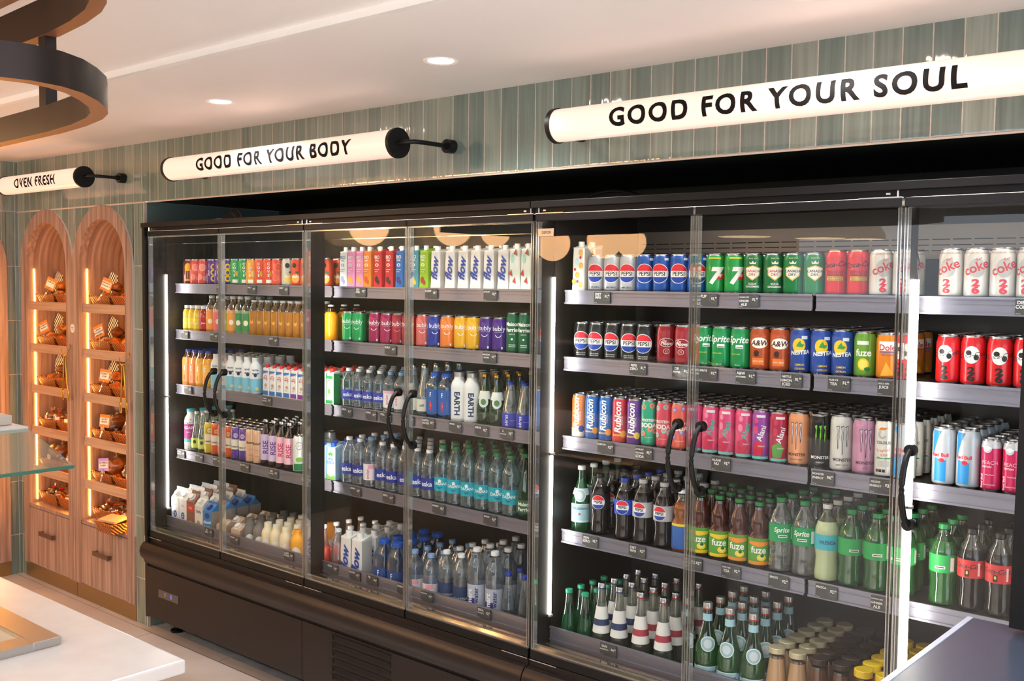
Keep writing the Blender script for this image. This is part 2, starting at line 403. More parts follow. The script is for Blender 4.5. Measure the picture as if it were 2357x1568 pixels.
def globe(F, H, R, dz=.0, r=.031, word=True):
    z = H*.5+dz; F.oval(0, z, r*1.07, r*1.07, '#1A1A1A' if word == 2 else '#F4F4F4', 28); F.oval(0, z, r, r, '#F3F1EC', 28)
    F.seg(0, z, r, .28, .999, '#E32636'); F.seg(0, z, r, -.999, -.38, '#1B3FA0')
    F.text(0, z-.001, 'PEPSI', r*.62, '#111111', bold=.02)
def cola(F, H, R):
    F.oval(0, H*.62, .021, .024, '#EDE8E2'); F.oval(-.008, H*.66, .008, .007, '#1C1A1A'); F.oval(.012, H*.57, .007, .008, '#1C1A1A')
    F.text(0, H*.62, 'Coca-Cola', .018, '#131010', shear=.4, rot=8); F.text(0, H*.31, '2', .026, '#17100F', bold=.05, sx=1.5); F.text(0, H*.17, '6', .026, '#17100F', bold=.05, sx=1.5)
def dietcoke(F, H, R):
    F.oval(.002, H*.6, .022, .026, '#B5B3AE'); F.text(0, H*.62, 'coke', .036, '#C8202F', rot=22, bold=.02); F.text(.006, H*.78, 'diet', .012, '#C8202F', rot=20)
    F.text(0, H*.31, '2', .026, '#CF2030', bold=.05, sx=1.5); F.text(0, H*.17, '6', .026, '#CF2030', bold=.05, sx=1.5); F.text(.0, H*.9, 'NO SUGAR NO CALORIES', .006, '#A33')
def zerocaf(F, H, R):
    F.text(0, H*.68, 'Coca-Cola', .022, '#1A1210', shear=.4, rot=6, bold=.01); F.text(0, H*.52, 'ZERO SUGAR', .009, '#5A1512'); F.text(0, H*.46, 'ZÉRO SUCRE', .009, '#5A1512')
    F.rect(-.025, H*.33, .025, H*.42, '#D9B44A'); F.text(0, H*.395, 'ZERO CAFFEINE', .0066, '#1A1210', bold=.01); F.text(0, H*.355, 'ZÉRO CAFÉINE', .0066, '#1A1210', bold=.01)
def shield(col):
    def f(F, H, R):
        z = H*.52; F.poly([(-.025, z+.016), (-.012, z+.02), (0, z+.024), (.012, z+.02), (.025, z+.016), (.022, z-.008), (0, z-.024), (-.022, z-.008)], '#E2B43B')
        F.poly([(-.022, z+.014), (0, z+.021), (.022, z+.014), (.019, z-.007), (0, z-.02), (-.019, z-.007)], '#F4F0E6')
        F.text(0, z+.006, 'CANADA', .0115, col, bold=.02); F.text(0, z-.005, 'DRY.', .0115, col, bold=.02)
        F.text(0, H*.87, 'SINCE 1904', .005, '#EFE9C8'); F.poly([(-.009, z+.028), (-.011, z+.036), (-.005, z+.031), (0, z+.038), (.005, z+.031), (.011, z+.036), (.009, z+.028)], '#F2EFE2')
        if col != '#1F2D22': F.text(0, H*.26, 'SODA', .009, '#F4F0E6', bold=.01); F.text(0, H*.19, 'GINGEMBRE', .008, '#F4F0E6', bold=.01)
    return f
def sevenup(F, H, R):
    F.oval(.016, H*.45, .014, .014, '#D8232A'); F.text(-.002, H*.45, '7', .07, '#F4F1EA', bold=.05, shear=.25); F.text(.018, H*.45, 'up', .016, '#F7F2E8', bold=.02); F.rect(-.02, H*.87, .02, H*.9, '#E9E34A')
def spritecan(F, H, R):
    F.text(0, H*.68, 'Sprite', .03, '#F5F6F2', shear=.25, bold=.02); F.rect(-.006, H*.5, .018, H*.58, '#F3F3F0'); F.rect(-.004, H*.515, .016, H*.53, '#222222'); F.text(-.008, H*.36, 'LEMON LIME', .006, '#E8D94A'); F.text(0, H*.1, '355 mL', .006, '#E5F0E5')
def aandw(F, H, R):
    F.oval(0, H*.64, .028, .017, '#F3EDE2', 28); F.text(0, H*.64, 'A&W', .023, '#5A2413', bold=.03, shear=.2); F.oval(-.008, H*.4, .009, .01, '#3A1A10'); F.rect(-.022, H*.14, .016, H*.3, '#E8762C'); F.text(-.003, H*.22, 'ROOT BEER', .0065, '#F3EDE2')
    rr = random.Random(3)
    for _ in range(26): F.oval(rr.uniform(-.045, .045), H*rr.uniform(.1, .85), .0009, .0009, '#F0C9A8', 6); F.n -= 1
def nestea(F, H, R):
    F.oval(-.004, H*.62, .02, .022, '#F2C52D'); F.poly([(-.012, H*.6), (-.006, H*.68), (.0, H*.73), (.004, H*.66), (.014, H*.64), (.006, H*.58)], '#3F9A45'); F.text(0, H*.47, 'NESTEA', .017, '#F6F6F4', bold=.03, shear=.1, rot=5)
    F.text(0, H*.2, 'LEMON', .008, '#F2C52D', bold=.02); F.text(0, H*.11, 'CITRON', .008, '#F2C52D', bold=.02); F.rect(.004, H*.76, .022, H*.83, '#DFE3EA')
def fuzecan(F, H, R):
    F.rect(-.02, H*.72, .014, H*.8, '#E8ECE0'); F.text(0, H*.55, 'fuze', .028, '#F8F8F2', bold=.02); F.oval(.0, H*.3, .016, .018, '#F4D22C'); F.oval(0, H*.3, .012, .013, '#F9E56A'); F.oval(.012, H*.2, .009, .006, '#1F7A3B')
def dole(F, H, R):
    F.rect(-.026, H*.62, .026, H*.82, '#F6F3EE'); F.text(-.002, H*.69, 'Dole', .024, '#D5283A', bold=.02); F.rect(-.024, H*.585, .02, H*.6, '#2D55A5'); F.text(-.002, H*.53, '100% JUICE', .0075, '#2D55A5'); F.poly([(-.02, H*.08), (-.004, H*.38), (.018, H*.1)], '#F8B33A')
def dr(F, H, R):
    F.oval(0, H*.55, .026, .015, '#F3E7E4', 26); F.oval(0, H*.55, .0245, .0135, '#8E1B26', 26); F.text(-.006, H*.585, 'Dr', .013, '#F7EEEA', bold=.02); F.text(.002, H*.52, 'Pepper', .015, '#F7EEEA', bold=.02); F.oval(.0, H*.33, .011, .009, '#EBD9D6'); F.oval(0, H*.33, .0095, .0075, '#8E1B26'); F.text(0, H*.33, '23', .009, '#EBD9D6')
def bubly(sm='#F2F2F2'):
    def f(F, H, R): F.text(0, H*.66, 'bubly', .026, '#F7F7F5', bold=.0); F.smile(0, H*.53, .014, .0022, sm); F.rect(-.018, H*.575, .018, H*.58, '#E9E9E9'); F.rect(.012, H*.09, .018, H*.16, '#E9E9E9')
    return f
def perriercan(F, H, R):
    F.text(0, H*.72, 'Maison', .02, '#F1EFE4', bold=.03); F.text(0, H*.58, 'Perrier', .021, '#F1EFE4', bold=.03); F.text(0, H*.47, 'ESSENCE', .006, '#F1EFE4'); F.oval(0, H*.35, .004, .004, '#DCE8DC'); F.rect(-.014, H*.2, .014, H*.22, '#C8DCC8'); F.rect(-.014, H*.16, .014, H*.175, '#C8DCC8')
def vert(word, size, col, z=.5, bold=.02, shear=.0, s=0.):
    def f(F, H, R): F.text(s, H*z, word, size, col, rot=90, bold=bold, shear=shear)
    return f
def rubicon(c2, c3):
    def f(F, H, R):
        F.rect(-.028, H*.02, .03, H*.22, c2); F.oval(.018, H*.2, .011, .012, c3); F.text(-.003, H*.56, 'Rubicon', .033, '#F8F6F0', rot=90, bold=.03, shear=.2); F.text(.012, H*.5, 'EXOTIC', .009, '#E8E6F0', rot=90); F.text(-.006, H*.17, 'MANGO', .009, '#F6D24A', bold=.02)
    return f
def protein(c):
    def f(F, H, R):
        for s, z in ((-.018, .85), (.012, .88), (.024, .34), (-.02, .28), (.006, .38)): F.oval(s, H*z, .009, .009, c[0]); F.oval(s, H*z, .004, .004, c[1])
        F.text(0, H*.57, 'PROTEIN', .0125, '#F6F1EA', bold=.03); F.text(0, H*.46, 'SODA', .02, '#F6F1EA', bold=.04); F.text(0, H*.2, 'ZERO SUGAR', .005, '#F6F1EA')
    return f
def alani(c):
    def f(F, H, R):
        F.rect(-.029, 0.008, .0295, H*.1, '#6FC9B9'); F.poly([(-.02, H*.12), (-.024, H*.34), (0, H*.42), (.014, H*.3), (.006, H*.12)], c[0]); F.oval(-.014, H*.62, .008, .012, c[1]); F.oval(-.012, H*.8, .007, .009, c[1])
        F.text(.004, H*.56, 'Alani', .025, c[2], rot=72, bold=.02); F.rect(-.012, H*.86, .016, H*.91, '#E9E2E2'); F.text(.006, H*.3, 'ENERGY', .006, '#F4E4EA')
    return f
def claw(col, word, sub):
    def f(F, H, R):
        for i, s in enumerate((-.013, .0, .013)):
            L_ = (.4, .3, .44)[i]; F.poly([(s-.006, H*.8), (s+.004, H*.82), (s+.003, H*.7), (s+.0035, H*.6), (s+.001, H*.55), (s+.001, H*(L_+.02)), (s-.001, H*L_), (s-.002, H*.52), (s-.0035, H*.62), (s-.001, H*.72)], '#1C1C1C' if col != '#76C442' else '#1D2A14')
            F.poly([(s-.0045, H*.79), (s+.003, H*.808), (s+.0016, H*.7), (s+.0022, H*.6), (s, H*.54), (s, H*(L_+.05)), (s-.001, H*.53), (s-.0022, H*.62), (s, H*.72)], col)
        F.text(0, H*.22, 'MONSTER', .0125, word, bold=.02); F.text(0, H*.13, sub, .0062, word)
    return f
def celsius(c):
    def f(F, H, R):
        F.smile(-.004, H*.75, .013, .006, '#B9B6B2', 120, 330); F.poly([(-.016, H*.82), (-.008, H*.87), (.012, H*.87), (.004, H*.83)], '#E8832B')
        F.text(0, H*.61, 'CELSIUS', .0115, '#2A2A2A', bold=.01); F.text(-.002, H*.47, c[0], .012, c[1], rot=8); F.text(.002, H*.4, 'Vibe', .012, c[1], rot=8); F.poly([(-.024, H*.33), (-.016, H*.36), (0, H*.34), (.016, H*.36), (.024, H*.33)], '#3E9A5B')
        F.rect(-.018, H*.2, .018, H*.3, '#C9C6C2'); F.rect(-.022, H*.1, -.014, H*.15, '#333333'); F.rect(-.012, H*.1, -.004, H*.15, '#333333'); F.rect(-.002, H*.1, .006, H*.15, '#333333')
    return f
def rbull(F, H, R):
    F.poly([(-.026, H*.94), (-.026, H*.5), (-.002, H*.94)], '#1F7FC0'); F.poly([(-.02, H*.08), (-.02, H*.48), (.012, H*.44), (.012, H*.08)], '#2385C4'); F.text(-.004, H*.53, 'Red Bull', .014, '#D4233A', bold=.03); F.oval(.0, H*.44, .008, .006, '#D4233A')
def rpeach(w):
    def f(F, H, R):
        F.oval(-.003, H*.84, .012, .014, '#D7D4D8'); F.oval(-.003, H*.84, .0105, .0125, '#C6C4CC'); F.poly([(-.012, H*.84), (-.002, H*.88), (.008, H*.84), (-.002, H*.78)], '#F4F2F4'); F.text(.004, H*.56, w, .014, '#E9C3CF', bold=.0); F.text(-.004, H*.48, 'EDITION', .0065, '#F8EEF1', bold=.02)
        F.text(-.018, H*.2, 'Red Bull', .0115, '#F8EEF1', rot=90, bold=.02); F.text(.004, H*.33, 'White Peach', .0045, '#F8EEF1'); F.text(.004, H*.14, 'ENERGY DRINK', .0042, '#F8EEF1')
    return f
def mug(F, H, R):
    F.oval(-.004, H*.68, .018, .022, '#F0C02C'); F.rect(-.02, H*.14, .013, H*.62, '#F0C02C'); F.rect(.013, H*.5, .024, H*.56, '#F0C02C'); F.rect(.019, H*.26, .024, H*.52, '#F0C02C'); F.rect(.013, H*.24, .024, H*.3, '#F0C02C')
    for s in (-.014, -.005, .004): F.rect(s, H*.22, s+.006, H*.54, '#6E2330')
def rings(c, d, word):
    def f(F, H, R):
        for s, z, r in ((.004, .68, .019), (-.01, .3, .015), (.02, .25, .012)): F.oval(s, H*z, r, r, c); F.oval(s, H*z, r*.82, r*.82, d)
        F.text(-.024, H*.5, word, .01, '#FBF4EE', rot=-90, bold=.02)
    return f
def eight(F, H, R):
    for z in (.25, .48, .7): F.oval(.004, H*z, .015, .016, '#EBC62B'); F.oval(.004, H*z, .0075, .008, '#5B3391')
    F.text(-.02, H*.45, 'poppi', .012, '#F4EAFB', rot=-90, bold=.02)
def cove(c):
    def f(F, H, R):
        for i, ch in enumerate('COVE'): F.text(-.004, H*(.8-.14*i), ch, .017, '#FBF7EE', bold=.03)
        F.oval(.012, H*.44, .011, .014, c); F.rect(-.014, H*.1, .012, H*.22, '#F4EEDC')
    return f
def daily(bg):
    def f(F, H, R): F.oval(-.006, H*.74, .011, .012, '#26302B'); F.oval(0, H*.28, .02, .02, bg); F.text(0, H*.34, 'daily', .02, '#FBF8F2' if bg != '#F1C23A' else '#E0E4DC', bold=.02); F.oval(.008, H*.5, .008, .005, '#2F6B45')
    return f
def komb(c):
    def f(F, H, R): F.rect(-.03, H*.32, .03, H*.62, '#E8E0CC'); F.oval(0, H*.74, .015, .016, '#2B211E'); F.oval(0, H*.74, .0125, .0135, c); F.text(0, H*.74, 'remedy', .006, '#2B211E'); F.text(0, H*.4, 'KOMBUCHA', .0115, '#33261F', bold=.02)
    return f
def peach(F, H, R): F.text(0, H*.6, 'Booch', .018, '#3A2A22', bold=.03); F.rect(-.01, H*.4, .01, H*.405, '#3A2A22'); F.rect(-.01, H*.2, .01, H*.25, '#E29A78')
def coco(F, H, R): F.oval(0, H*.72, .017, .018, '#2C3E66'); F.oval(0, H*.72, .015, .016, '#F1F3F0'); F.text(0, H*.72, 'COCO', .007, '#2C3E66'); F.oval(.0, H*.35, .017, .012, '#7CC242'); F.rect(-.029, .01, .029, H*.24, '#1E7A46')
def bio(word, c, fr):
    def f(F, H, w):
        F.text(-.001, H*.74, 'BIO', .019, c, bold=.02); F.text(-.001, H*.66, 'STEEL', .0085, c, bold=.03); F.oval(-.001, H*.55, .0105, .007, c); F.oval(-.001, H*.55, .005, .0045, word if word else '#EEEEEE')
        F.rect(-.015, H*.43, .013, H*.445, c); F.rect(-.015, H*.38, .006, H*.395, c); F.oval(-.003, H*.2, .011, .014, fr); F.oval(.008, H*.14, .008, .01, fr)
    return f
def flow(size=.042):
    def f(F, H, w): F.text(-.001, H*.46, 'flow', size, '#2448A8', rot=84, bold=.035, shear=.35)
    return f
def melon(F, H, w):
    F.oval(-.008, H*.66, .009, .014, '#A9DCCB'); F.poly([(-.008-.006, H*.7), (-.008, H*.78), (-.002, H*.7)], '#A9DCCB')
    for s, z in ((.006, .78), (-.016, .34), (.002, .18)): F.poly([(s-.01, H*z), (s+.01, H*z-.008), (s+.004, H*z+.02)], '#5FA36A'); F.poly([(s-.008, H*z+.001), (s+.008, H*z-.005), (s+.003, H*z+.018)], '#D93A45')
def citrus(F, H, w):
    F.oval(-.004, H*.6, .009, .013, '#CDE9E2')
    for s, z in ((.012, .78), (.014, .52), (-.002, .33), (.014, .14), (-.016, .2)): F.oval(s, H*z, .009, .01, '#F0A22C'); F.oval(s, H*z, .007, .008, '#F6C25A')
    for s, z in ((-.012, .44), (.012, .68), (0, .2)): F.oval(s, H*z, .005, .005, '#CF2A35')
def prem(c):
    def f(F, H, w): F.poly([(-w*.44, H*.8), (-w*.44, H*.7), (w*.44, H*.76), (w*.44, H*.8)], '#3B7CC4'); F.smile(.002, H*.56, .013, .0025, '#CC2233', -60, 200); F.text(-.002, H*.56, 'PREMIER', .0065, '#CC2233', bold=.02); F.rect(-w*.44, 0.004, w*.44, H*.16, c); F.oval(.004, H*.34, .01, .008, '#C8A888'); F.text(-.002, H*.24, '30g', .008, '#222222')
    return f
def nut(F, H, w): F.poly([(-w*.44, H*.8), (-w*.44, H*.72), (w*.44, H*.72), (w*.44, H*.8)], '#2E9A55'); F.smile(.0, H*.6, .014, .0025, '#CC2233', -60, 200); F.text(0, H*.6, 'NUTRI', .007, '#CC2233'); F.oval(.0, H*.36, .009, .012, '#5FA33C'); F.rect(-w*.44, .004, w*.44, H*.12, '#2E9A55')
def vita(F, H, w):
    F.text(-.001, H*.56, 'VITA', .016, '#2448A8', bold=.02); F.text(-.001, H*.47, 'COCO', .016, '#2448A8', bold=.02); F.poly([(-.02, H*.7), (-.004, H*.64), (.0, H*.7), (.006, H*.64), (.02, H*.7), (.002, H*.76)], '#4FA84A'); F.text(-.001, H*.33, 'Coconut', .009, '#3D8FC6'); F.poly([(-w*.46, .003), (w*.46, .003), (w*.46, H*.14), (0, H*.08), (-w*.46, H*.16)], '#86C84A')
def vlab(word, size, col, s=-.0, extra=None):
    def f(F, H, R):
        zc = sum(v.co.z for v in F.bm.verts)/max(1, len(F.bm.verts))
        F.text(s, zc, word, size, col, rot=90, bold=.02)
    return f
def hlab(word, size, col, bold=.02, dz=0., more=None):
    def f(F, H, R):
        zc = sum(v.co.z for v in F.bm.verts)/max(1, len(F.bm.verts)); F.text(0, zc+dz, word, size, col, bold=bold)
        if more: more(F, zc, R)
    return f
def pepsilab(F, H, R):
    zc = sum(v.co.z for v in F.bm.verts)/len(F.bm.verts); F2 = F; r = .0235
    F.oval(-.004, zc, r*1.06, r*1.06, '#F4F4F4', 26); F.seg(-.004, zc, r, .28, .999, '#E32636'); F.seg(-.004, zc, r, -.999, -.38, '#1B3FA0'); F.text(-.004, zc, 'PEPSI', .0145, '#111111', bold=.03)
def cokelab(F, H, R):
    zc = sum(v.co.z for v in F.bm.verts)/len(F.bm.verts); F.text(0, zc+.008, 'Coca-Cola', .018, '#1B1212', shear=.4, bold=.01); F.rect(-.006, zc-.021, .006, zc-.003, '#15120F'); F.oval(0, zc-.01, .003, .005, '#D8B24A'); F.rect(.028, zc-.018, .034, zc+.018, '#E8C8C0'); F.text(0, zc-.001, 'ZERO SUGAR', .004, '#1B1212')
def fuzelab(top):
    def f(F, H, R):
        zc = sum(v.co.z for v in F.bm.verts)/len(F.bm.verts); F.poly([(-.034, zc+.032), (.034, zc+.032), (.034, zc+.022), (0, zc+.016), (-.034, zc+.024)], top); F.text(0, zc+.006, 'fuze', .03, '#F8F8F2', bold=.02); F.oval(.01, zc-.018, .015, .011, '#F4D22C'); F.oval(.01, zc-.018, .009, .006, '#F6E07A'); F.oval(.012, zc-.012, .006, .005, '#1F6A3B'); F.rect(-.034, zc-.041, .034, zc-.031, top)
    return f
def splab(word='Sprite'):
    def f(F, H, R): zc = sum(v.co.z for v in F.bm.verts)/len(F.bm.verts); F.text(-.002, zc+.008, word, .021, '#F7F7F2', shear=.2, bold=.02); F.rect(-.012, zc-.014, .016, zc-.006, '#F0F0EC'); F.rect(-.009, zc-.0115, .014, zc-.0085, '#222222'); F.rect(.03, zc-.02, .042, zc+.018, '#E8EAE6')
    return f
def pelle(F, H, R):
    zc = sum(v.co.z for v in F.bm.verts)/len(F.bm.verts); F.text(0, zc+.018, 'S.PELLEGRINO', .0105, '#2D4A6B', bold=.02); F.poly([(.0+.008*math.cos(PI/2+i*PI*.8), zc+.008*math.sin(PI/2+i*PI*.8)) for i in (0, 1, 2, 3, 4)], '#D24A3A') if False else F.oval(0, zc-.002, .005, .005, '#D24A3A', 5)
    F.rect(-.036, zc-.03, .036, zc-.026, '#E8F2F2'); F.rect(-.036, zc+.032, .036, zc+.035, '#E8F2F2')
def dasani(F, H, R): zc = sum(v.co.z for v in F.bm.verts)/len(F.bm.verts); F.oval(0, zc+.013, .007, .007, '#EAF7F8'); F.text(0, zc+.002, 'DASANI', .0165, '#F4FBFB', bold=.02); F.poly([(-.016, zc-.01), (0, zc-.02), (.016, zc-.01), (0, zc-.013)], '#0F6C86')
def bene(c):
    def f(F, H, R): zc = sum(v.co.z for v in F.bm.verts)/len(F.bm.verts); F.poly([(-.004, zc+.03), (.004, zc+.024), (.0, zc+.022)], '#222'); F.text(0, zc+.008, 'BENEDETTO', .0065, '#333333', bold=.02); F.rect(-.032, zc-.012, .032, zc-.001, c)
    return f
K = {}
def kind(key, look, cat, R, fn): K[key] = (look, cat, R, fn)
CAN, SL, TALL = .0325, .0285, .033
def ck(key, look, h, art, R=CAN, H=.13, **k): kind(key, look, 'can', R, lambda: can(R, H, h, art, **k))
ck('mug', 'maroon can with a yellow mug drawing', '#7A2A35', mug)
ck('pink', 'coral red can with pale pink circles', '#E5564A', rings('#F3A79B', '#F0938A', 'SODA'))
ck('grape', 'purple can with yellow figure of eight', '#5B3391', eight)
ck('coveg', 'green can with stacked white letters', '#1FA05A', cove('#F3C23A'))
ck('coveo', 'yellow orange can with stacked white letters', '#F2A32B', cove('#F6D77A'))
ck('cover', 'orange red can with stacked white letters', '#E9542E', cove('#F2B02C'))
ck('coral', 'coral can with small white print', '#E4573F', rings('#EE7E68', '#E4573F', "ry's"))
ck('dlemon', 'pale grey can with lemon picture', '#C9CCC2', daily('#F1C23A'))
ck('dorange', 'orange red can with round black badge', '#E2512D', daily('#F0A43A'))
ck('pdiet', 'silver cola can with round red-blue logo', '#BFC0C4', lambda F, H, R: (globe(F, H, R), F.text(0, H*.13, 'DIET DIÈTE', .007, '#222222', bold=.02)))
ck('pblue', 'blue cola can with round logo', '#1A55A8', lambda F, H, R: (globe(F, H, R), F.rect(.018, H*.84, .032, H*.9, '#E9ECF2')))
ck('pzero', 'black cola can with round logo', '#1B1918', lambda F, H, R: (globe(F, H, R), F.text(0, H*.16, 'ZERO SUGAR', .006, '#E8E8E8'), F.text(0, H*.11, 'ZÉRO SUCRE', .006, '#E8E8E8')))
ck('seven', 'bright green can with big white numeral', '#1D9A48', sevenup)
ck('ginger', 'green ginger ale can with red lettered shield', '#17703F', shield('#B5303A'))
ck('tonic', 'green soda can with black lettered shield', '#137A41', shield('#1F2D22'))
ck('czc', 'red cola can with gold band and rim', '#D32528', zerocaf, H=.138, rim=mat('gold rim', '#C9A24A', .3, 1))
ck('dcoke', 'pale silver cola can with red script', '#D9D4CC', dietcoke, H=.138)
ck('coke', 'bright red cola can with black script', '#D3141F', cola, H=.138)
ck('drp', 'dark red cola can with white script', '#A01F2C', dr, H=.134)
ck('spr', 'green lemon lime can with white script', '#12904D', spritecan, H=.135)
ck('aw', 'brown orange root beer can with white oval', '#B84E22', aandw, H=.138)
ck('nes', 'blue iced tea can with yellow lemon top', '#2B4FA3', nestea, H=.14, band='#2B4FA3')
ck('fuz', 'yellow green iced tea can with lemon', '#6FA33A', fuzecan, H=.137)
ck('dol', 'orange juice can with white name panel', '#F08A24', dole, H=.136)
for kk, cc, nm in (('bg', '#1FA456', 'green'), ('bm', '#A81E55', 'magenta'), ('br', '#B02A3E', 'raspberry red'), ('bs', '#DB6A62', 'salmon pink'), ('bb', '#22379A', 'royal blue'), ('bo', '#F08432', 'orange'), ('by', '#F0B21F', 'yellow'), ('bp', '#4C2382', 'purple')):
    ck(kk, nm+' sparkling water can with white smile', cc, bubly('#F2F2F2' if kk != 'br' else '#F08A7A'), H=.134)
ck('per', 'dark green slim sparkling water can', '#13633F', perriercan, R=SL, H=.155)
ck('roy', 'tall royal blue can with hexagon badge', '#1F4FB0', lambda F, H, R: (F.poly([(-.02, H*.62), (0, H*.68), (.02, H*.62), (.02, H*.48), (0, H*.42), (-.02, H*.48)], '#E6EAF4'), F.poly([(-.018, H*.615), (0, H*.665), (.018, H*.615), (.018, H*.485), (0, H*.435), (-.018, H*.485)], '#1F4FB0'), F.text(0, H*.54, 'BUTELLIER', .0085, '#F3F5FA', bold=.02)), H=.165)
ck('rubb', 'blue slim juice can with upright white name', '#1F66B4', rubicon('#1C55A0', '#F09A2A'), R=SL, H=.158)
ck('rubo', 'orange and navy slim juice can', '#F08A4A', rubicon('#F2E2D2', '#2C3E90'), R=SL, H=.158)
ck('rubr', 'red slim juice can with upright white name', '#D23348', rubicon('#C73A2E', '#F09A2A'), R=SL, H=.158)
ck('rubp', 'purple slim juice can with upright white name', '#6E3796', rubicon('#5B2C82', '#E8C04A'), R=SL, H=.158)
ck('psg', 'teal green slim soda can with peach rings', '#35A883', protein(('#F0876A', '#35A883')), R=SL, H=.16)
ck('psp', 'pink slim soda can with mint circles', '#E2566A', protein(('#9AD4C6', '#E88A9A')), R=SL, H=.16)
ck('psr', 'coral slim soda can with purple ice cream', '#E66A58', protein(('#B06AB4', '#8AD0C6')), R=SL, H=.16)
ck('ala', 'pink slim energy can with mint base', '#E0507E', alani(('#C52B50', '#F08AA6', '#35B79E')), R=SL, H=.162)
ck('alb', 'violet pink slim energy can with mint splash', '#9A4AA0', alani(('#C8203F', '#E04A7A', '#F2EAF2')), R=SL, H=.162)
ck('alc', 'green and pink slim energy can', '#B8304E', alani(('#5E9A4A', '#C8405E', '#F2EAF2')), R=SL, H=.162)
ck('mpe', 'peach orange tall energy can with claw mark', '#F0A274', claw('#D8C8D2', '#3A2A26', 'PEACHY KEEN'), R=TALL, H=.167)
ck('mbk', 'black tall energy can with green claw mark', '#1D1B1A', claw('#76C442', '#EDEDED', 'ENERGY'), R=TALL, H=.167)
ck('mwh', 'white tall energy can with claw mark', '#D8D5CF', claw('#CFCBC6', '#26221F', 'ZERO ULTRA'), R=TALL, H=.171)
ck('mpk', 'pink tall energy can with claw mark', '#C98FAE', claw('#D9C2D0', '#4A2A3A', 'ROSÁ'), R=TALL, H=.167)
ck('cel', 'white slim energy can with orange flame', '#E7E3DC', celsius(('Tropical', '#E2713A')), R=SL, H=.17, rim=mat('dark can rim', '#2A2A2C', .35, .8))
ck('ceb', 'white slim energy can with red script', '#E7E3DC', celsius(('Peach', '#D8424E')), R=SL, H=.17, rim=mat('dark can rim', '#2A2A2C', .35, .8))
ck('rb', 'silver and blue energy can with red lettering', '#B9BCC2', rbull, R=.0315, H=.165)
ck('rp', 'magenta slim energy can with silver top', '#D0255E', rpeach('PEACH'), R=.0265, H=.144, band='#C9C8CC')
ck('rr', 'orange red slim energy can with silver top', '#E2452C', rpeach('AMBER'), R=.0265, H=.144, band='#C9C8CC')
ck('kor', 'orange kombucha can with cream band', '#E0622A', komb('#F0A070'), R=SL, H=.166)
ck('kpu', 'purple kombucha can with cream band', '#6A45A0', komb('#C8A8E0'), R=SL, H=.166)
ck('kye', 'yellow green kombucha can', '#D8C22C', komb('#EAE08A'), R=SL, H=.166)
ck('pch', 'plain peach beige slim can', '#E8BC98', peach, R=SL, H=.168)
ck('coc', 'white and green coconut water can', '#E9EDEA', coco, R=SL, H=.174)
def bk(key, look, R, H, shape, glass, **k): kind(key, look, 'bottle', R, lambda: bottle(R, H, shape, glass, **k))
W = '#EEF4F6'
bk('yj', 'small yellow juice bottle with white cap', .025, .132, 'flask', '#F4D23A', liquid='#EBC21F', fill=.85, lab=(.1, .5, '#F2D54A'), art=hlab('juice', .012, '#FBF6E2'), caph=.12)
bk('rj', 'small red juice bottle with white cap', .025, .132, 'flask', '#C8564A', liquid='#B02A26', fill=.85, lab=(.1, .55, '#B6242A'), art=hlab('juice', .012, '#FBF6E2'), caph=.12)
for kk, lq, lb, nm in (('to', '#E09A5C', '#F09A3C', 'orange'), ('tp', '#E0A48A', '#EE6E78', 'pink'), ('tg', '#C9C48A', '#B9CC4A', 'yellow green'), ('tk', '#8AA07A', '#3E8A4E', 'dark green')):
    bk(kk, 'tapered juice bottle with %s label' % nm, .03, .186, 'juice', '#E8D8C0' if kk != 'tk' else '#C8D4BC', liquid=lq, fill=.62, lab=(.08, .55, lb), art=lambda F, H, R: F.oval(0, H*.3, .012, .013, '#F4E8C8'), caph=.08)
bk('amb', 'amber juice bottle with fruit picture', .027, .171, 'flask', '#E8D0A0', liquid='#B5761E', fill=.68, art=lambda F, H, R: (F.oval(0, H*.38, .009, .01, '#F09A2A'), F.oval(0, H*.42, .004, .003, '#3E7A3A')), cap='#EDEDED', k=.5)
bk('oj', 'wide orange juice carafe', .036, .16, 'juice', '#F4B040', liquid='#F09A12', fill=.8, cap='#EFEFEF', capr=.014, caph=.05)
bk('orb', 'square orange juice bottle with blue cap', .03, .188, 'flask', '#F4C08A', liquid='#EE9A52', fill=.78, sq=.5, cap='#27409E', lab=(.1, .62, '#EE8A4A', 1.006), art=lambda F, H, R: (F.rect(-.02, H*.42, .02, H*.55, '#F6F2EE'), F.text(0, H*.49, 'SIMPLY', .009, '#2A4090'), F.oval(-.004, H*.22, .013, .014, '#E2502C')), caph=.08)
bk('ory', 'square yellow orange juice bottle with blue cap', .03, .188, 'flask', '#F6CE7A', liquid='#F0AC2E', fill=.78, sq=.5, cap='#27409E', lab=(.1, .62, '#F2B53C', 1.006), art=lambda F, H, R: (F.rect(-.02, H*.42, .02, H*.55, '#F6F2EE'), F.text(0, H*.49, 'SIMPLY', .009, '#2A4090'), F.oval(-.004, H*.22, .013, .014, '#E9781F')), caph=.08)
bk('fai', 'white milk bottle with cow head, blue label', .032, .176, 'flask', label('#EDF0F0'), lab=(.05, .42, '#7FC4DA', 1.006), art=lambda F, H, R: (F.text(0, H*.66, 'fairlife', .012, '#26325E', bold=.02), F.oval(0, H*.52, .008, .01, '#26325E'), F.oval(-.011, H*.56, .005, .003, '#26325E'), F.oval(.011, H*.56, .005, .003, '#26325E'), F.oval(.008, H*.14, .008, .008, '#F1D58A')), cap='#E6E9EA', capr=.02, caph=.1)
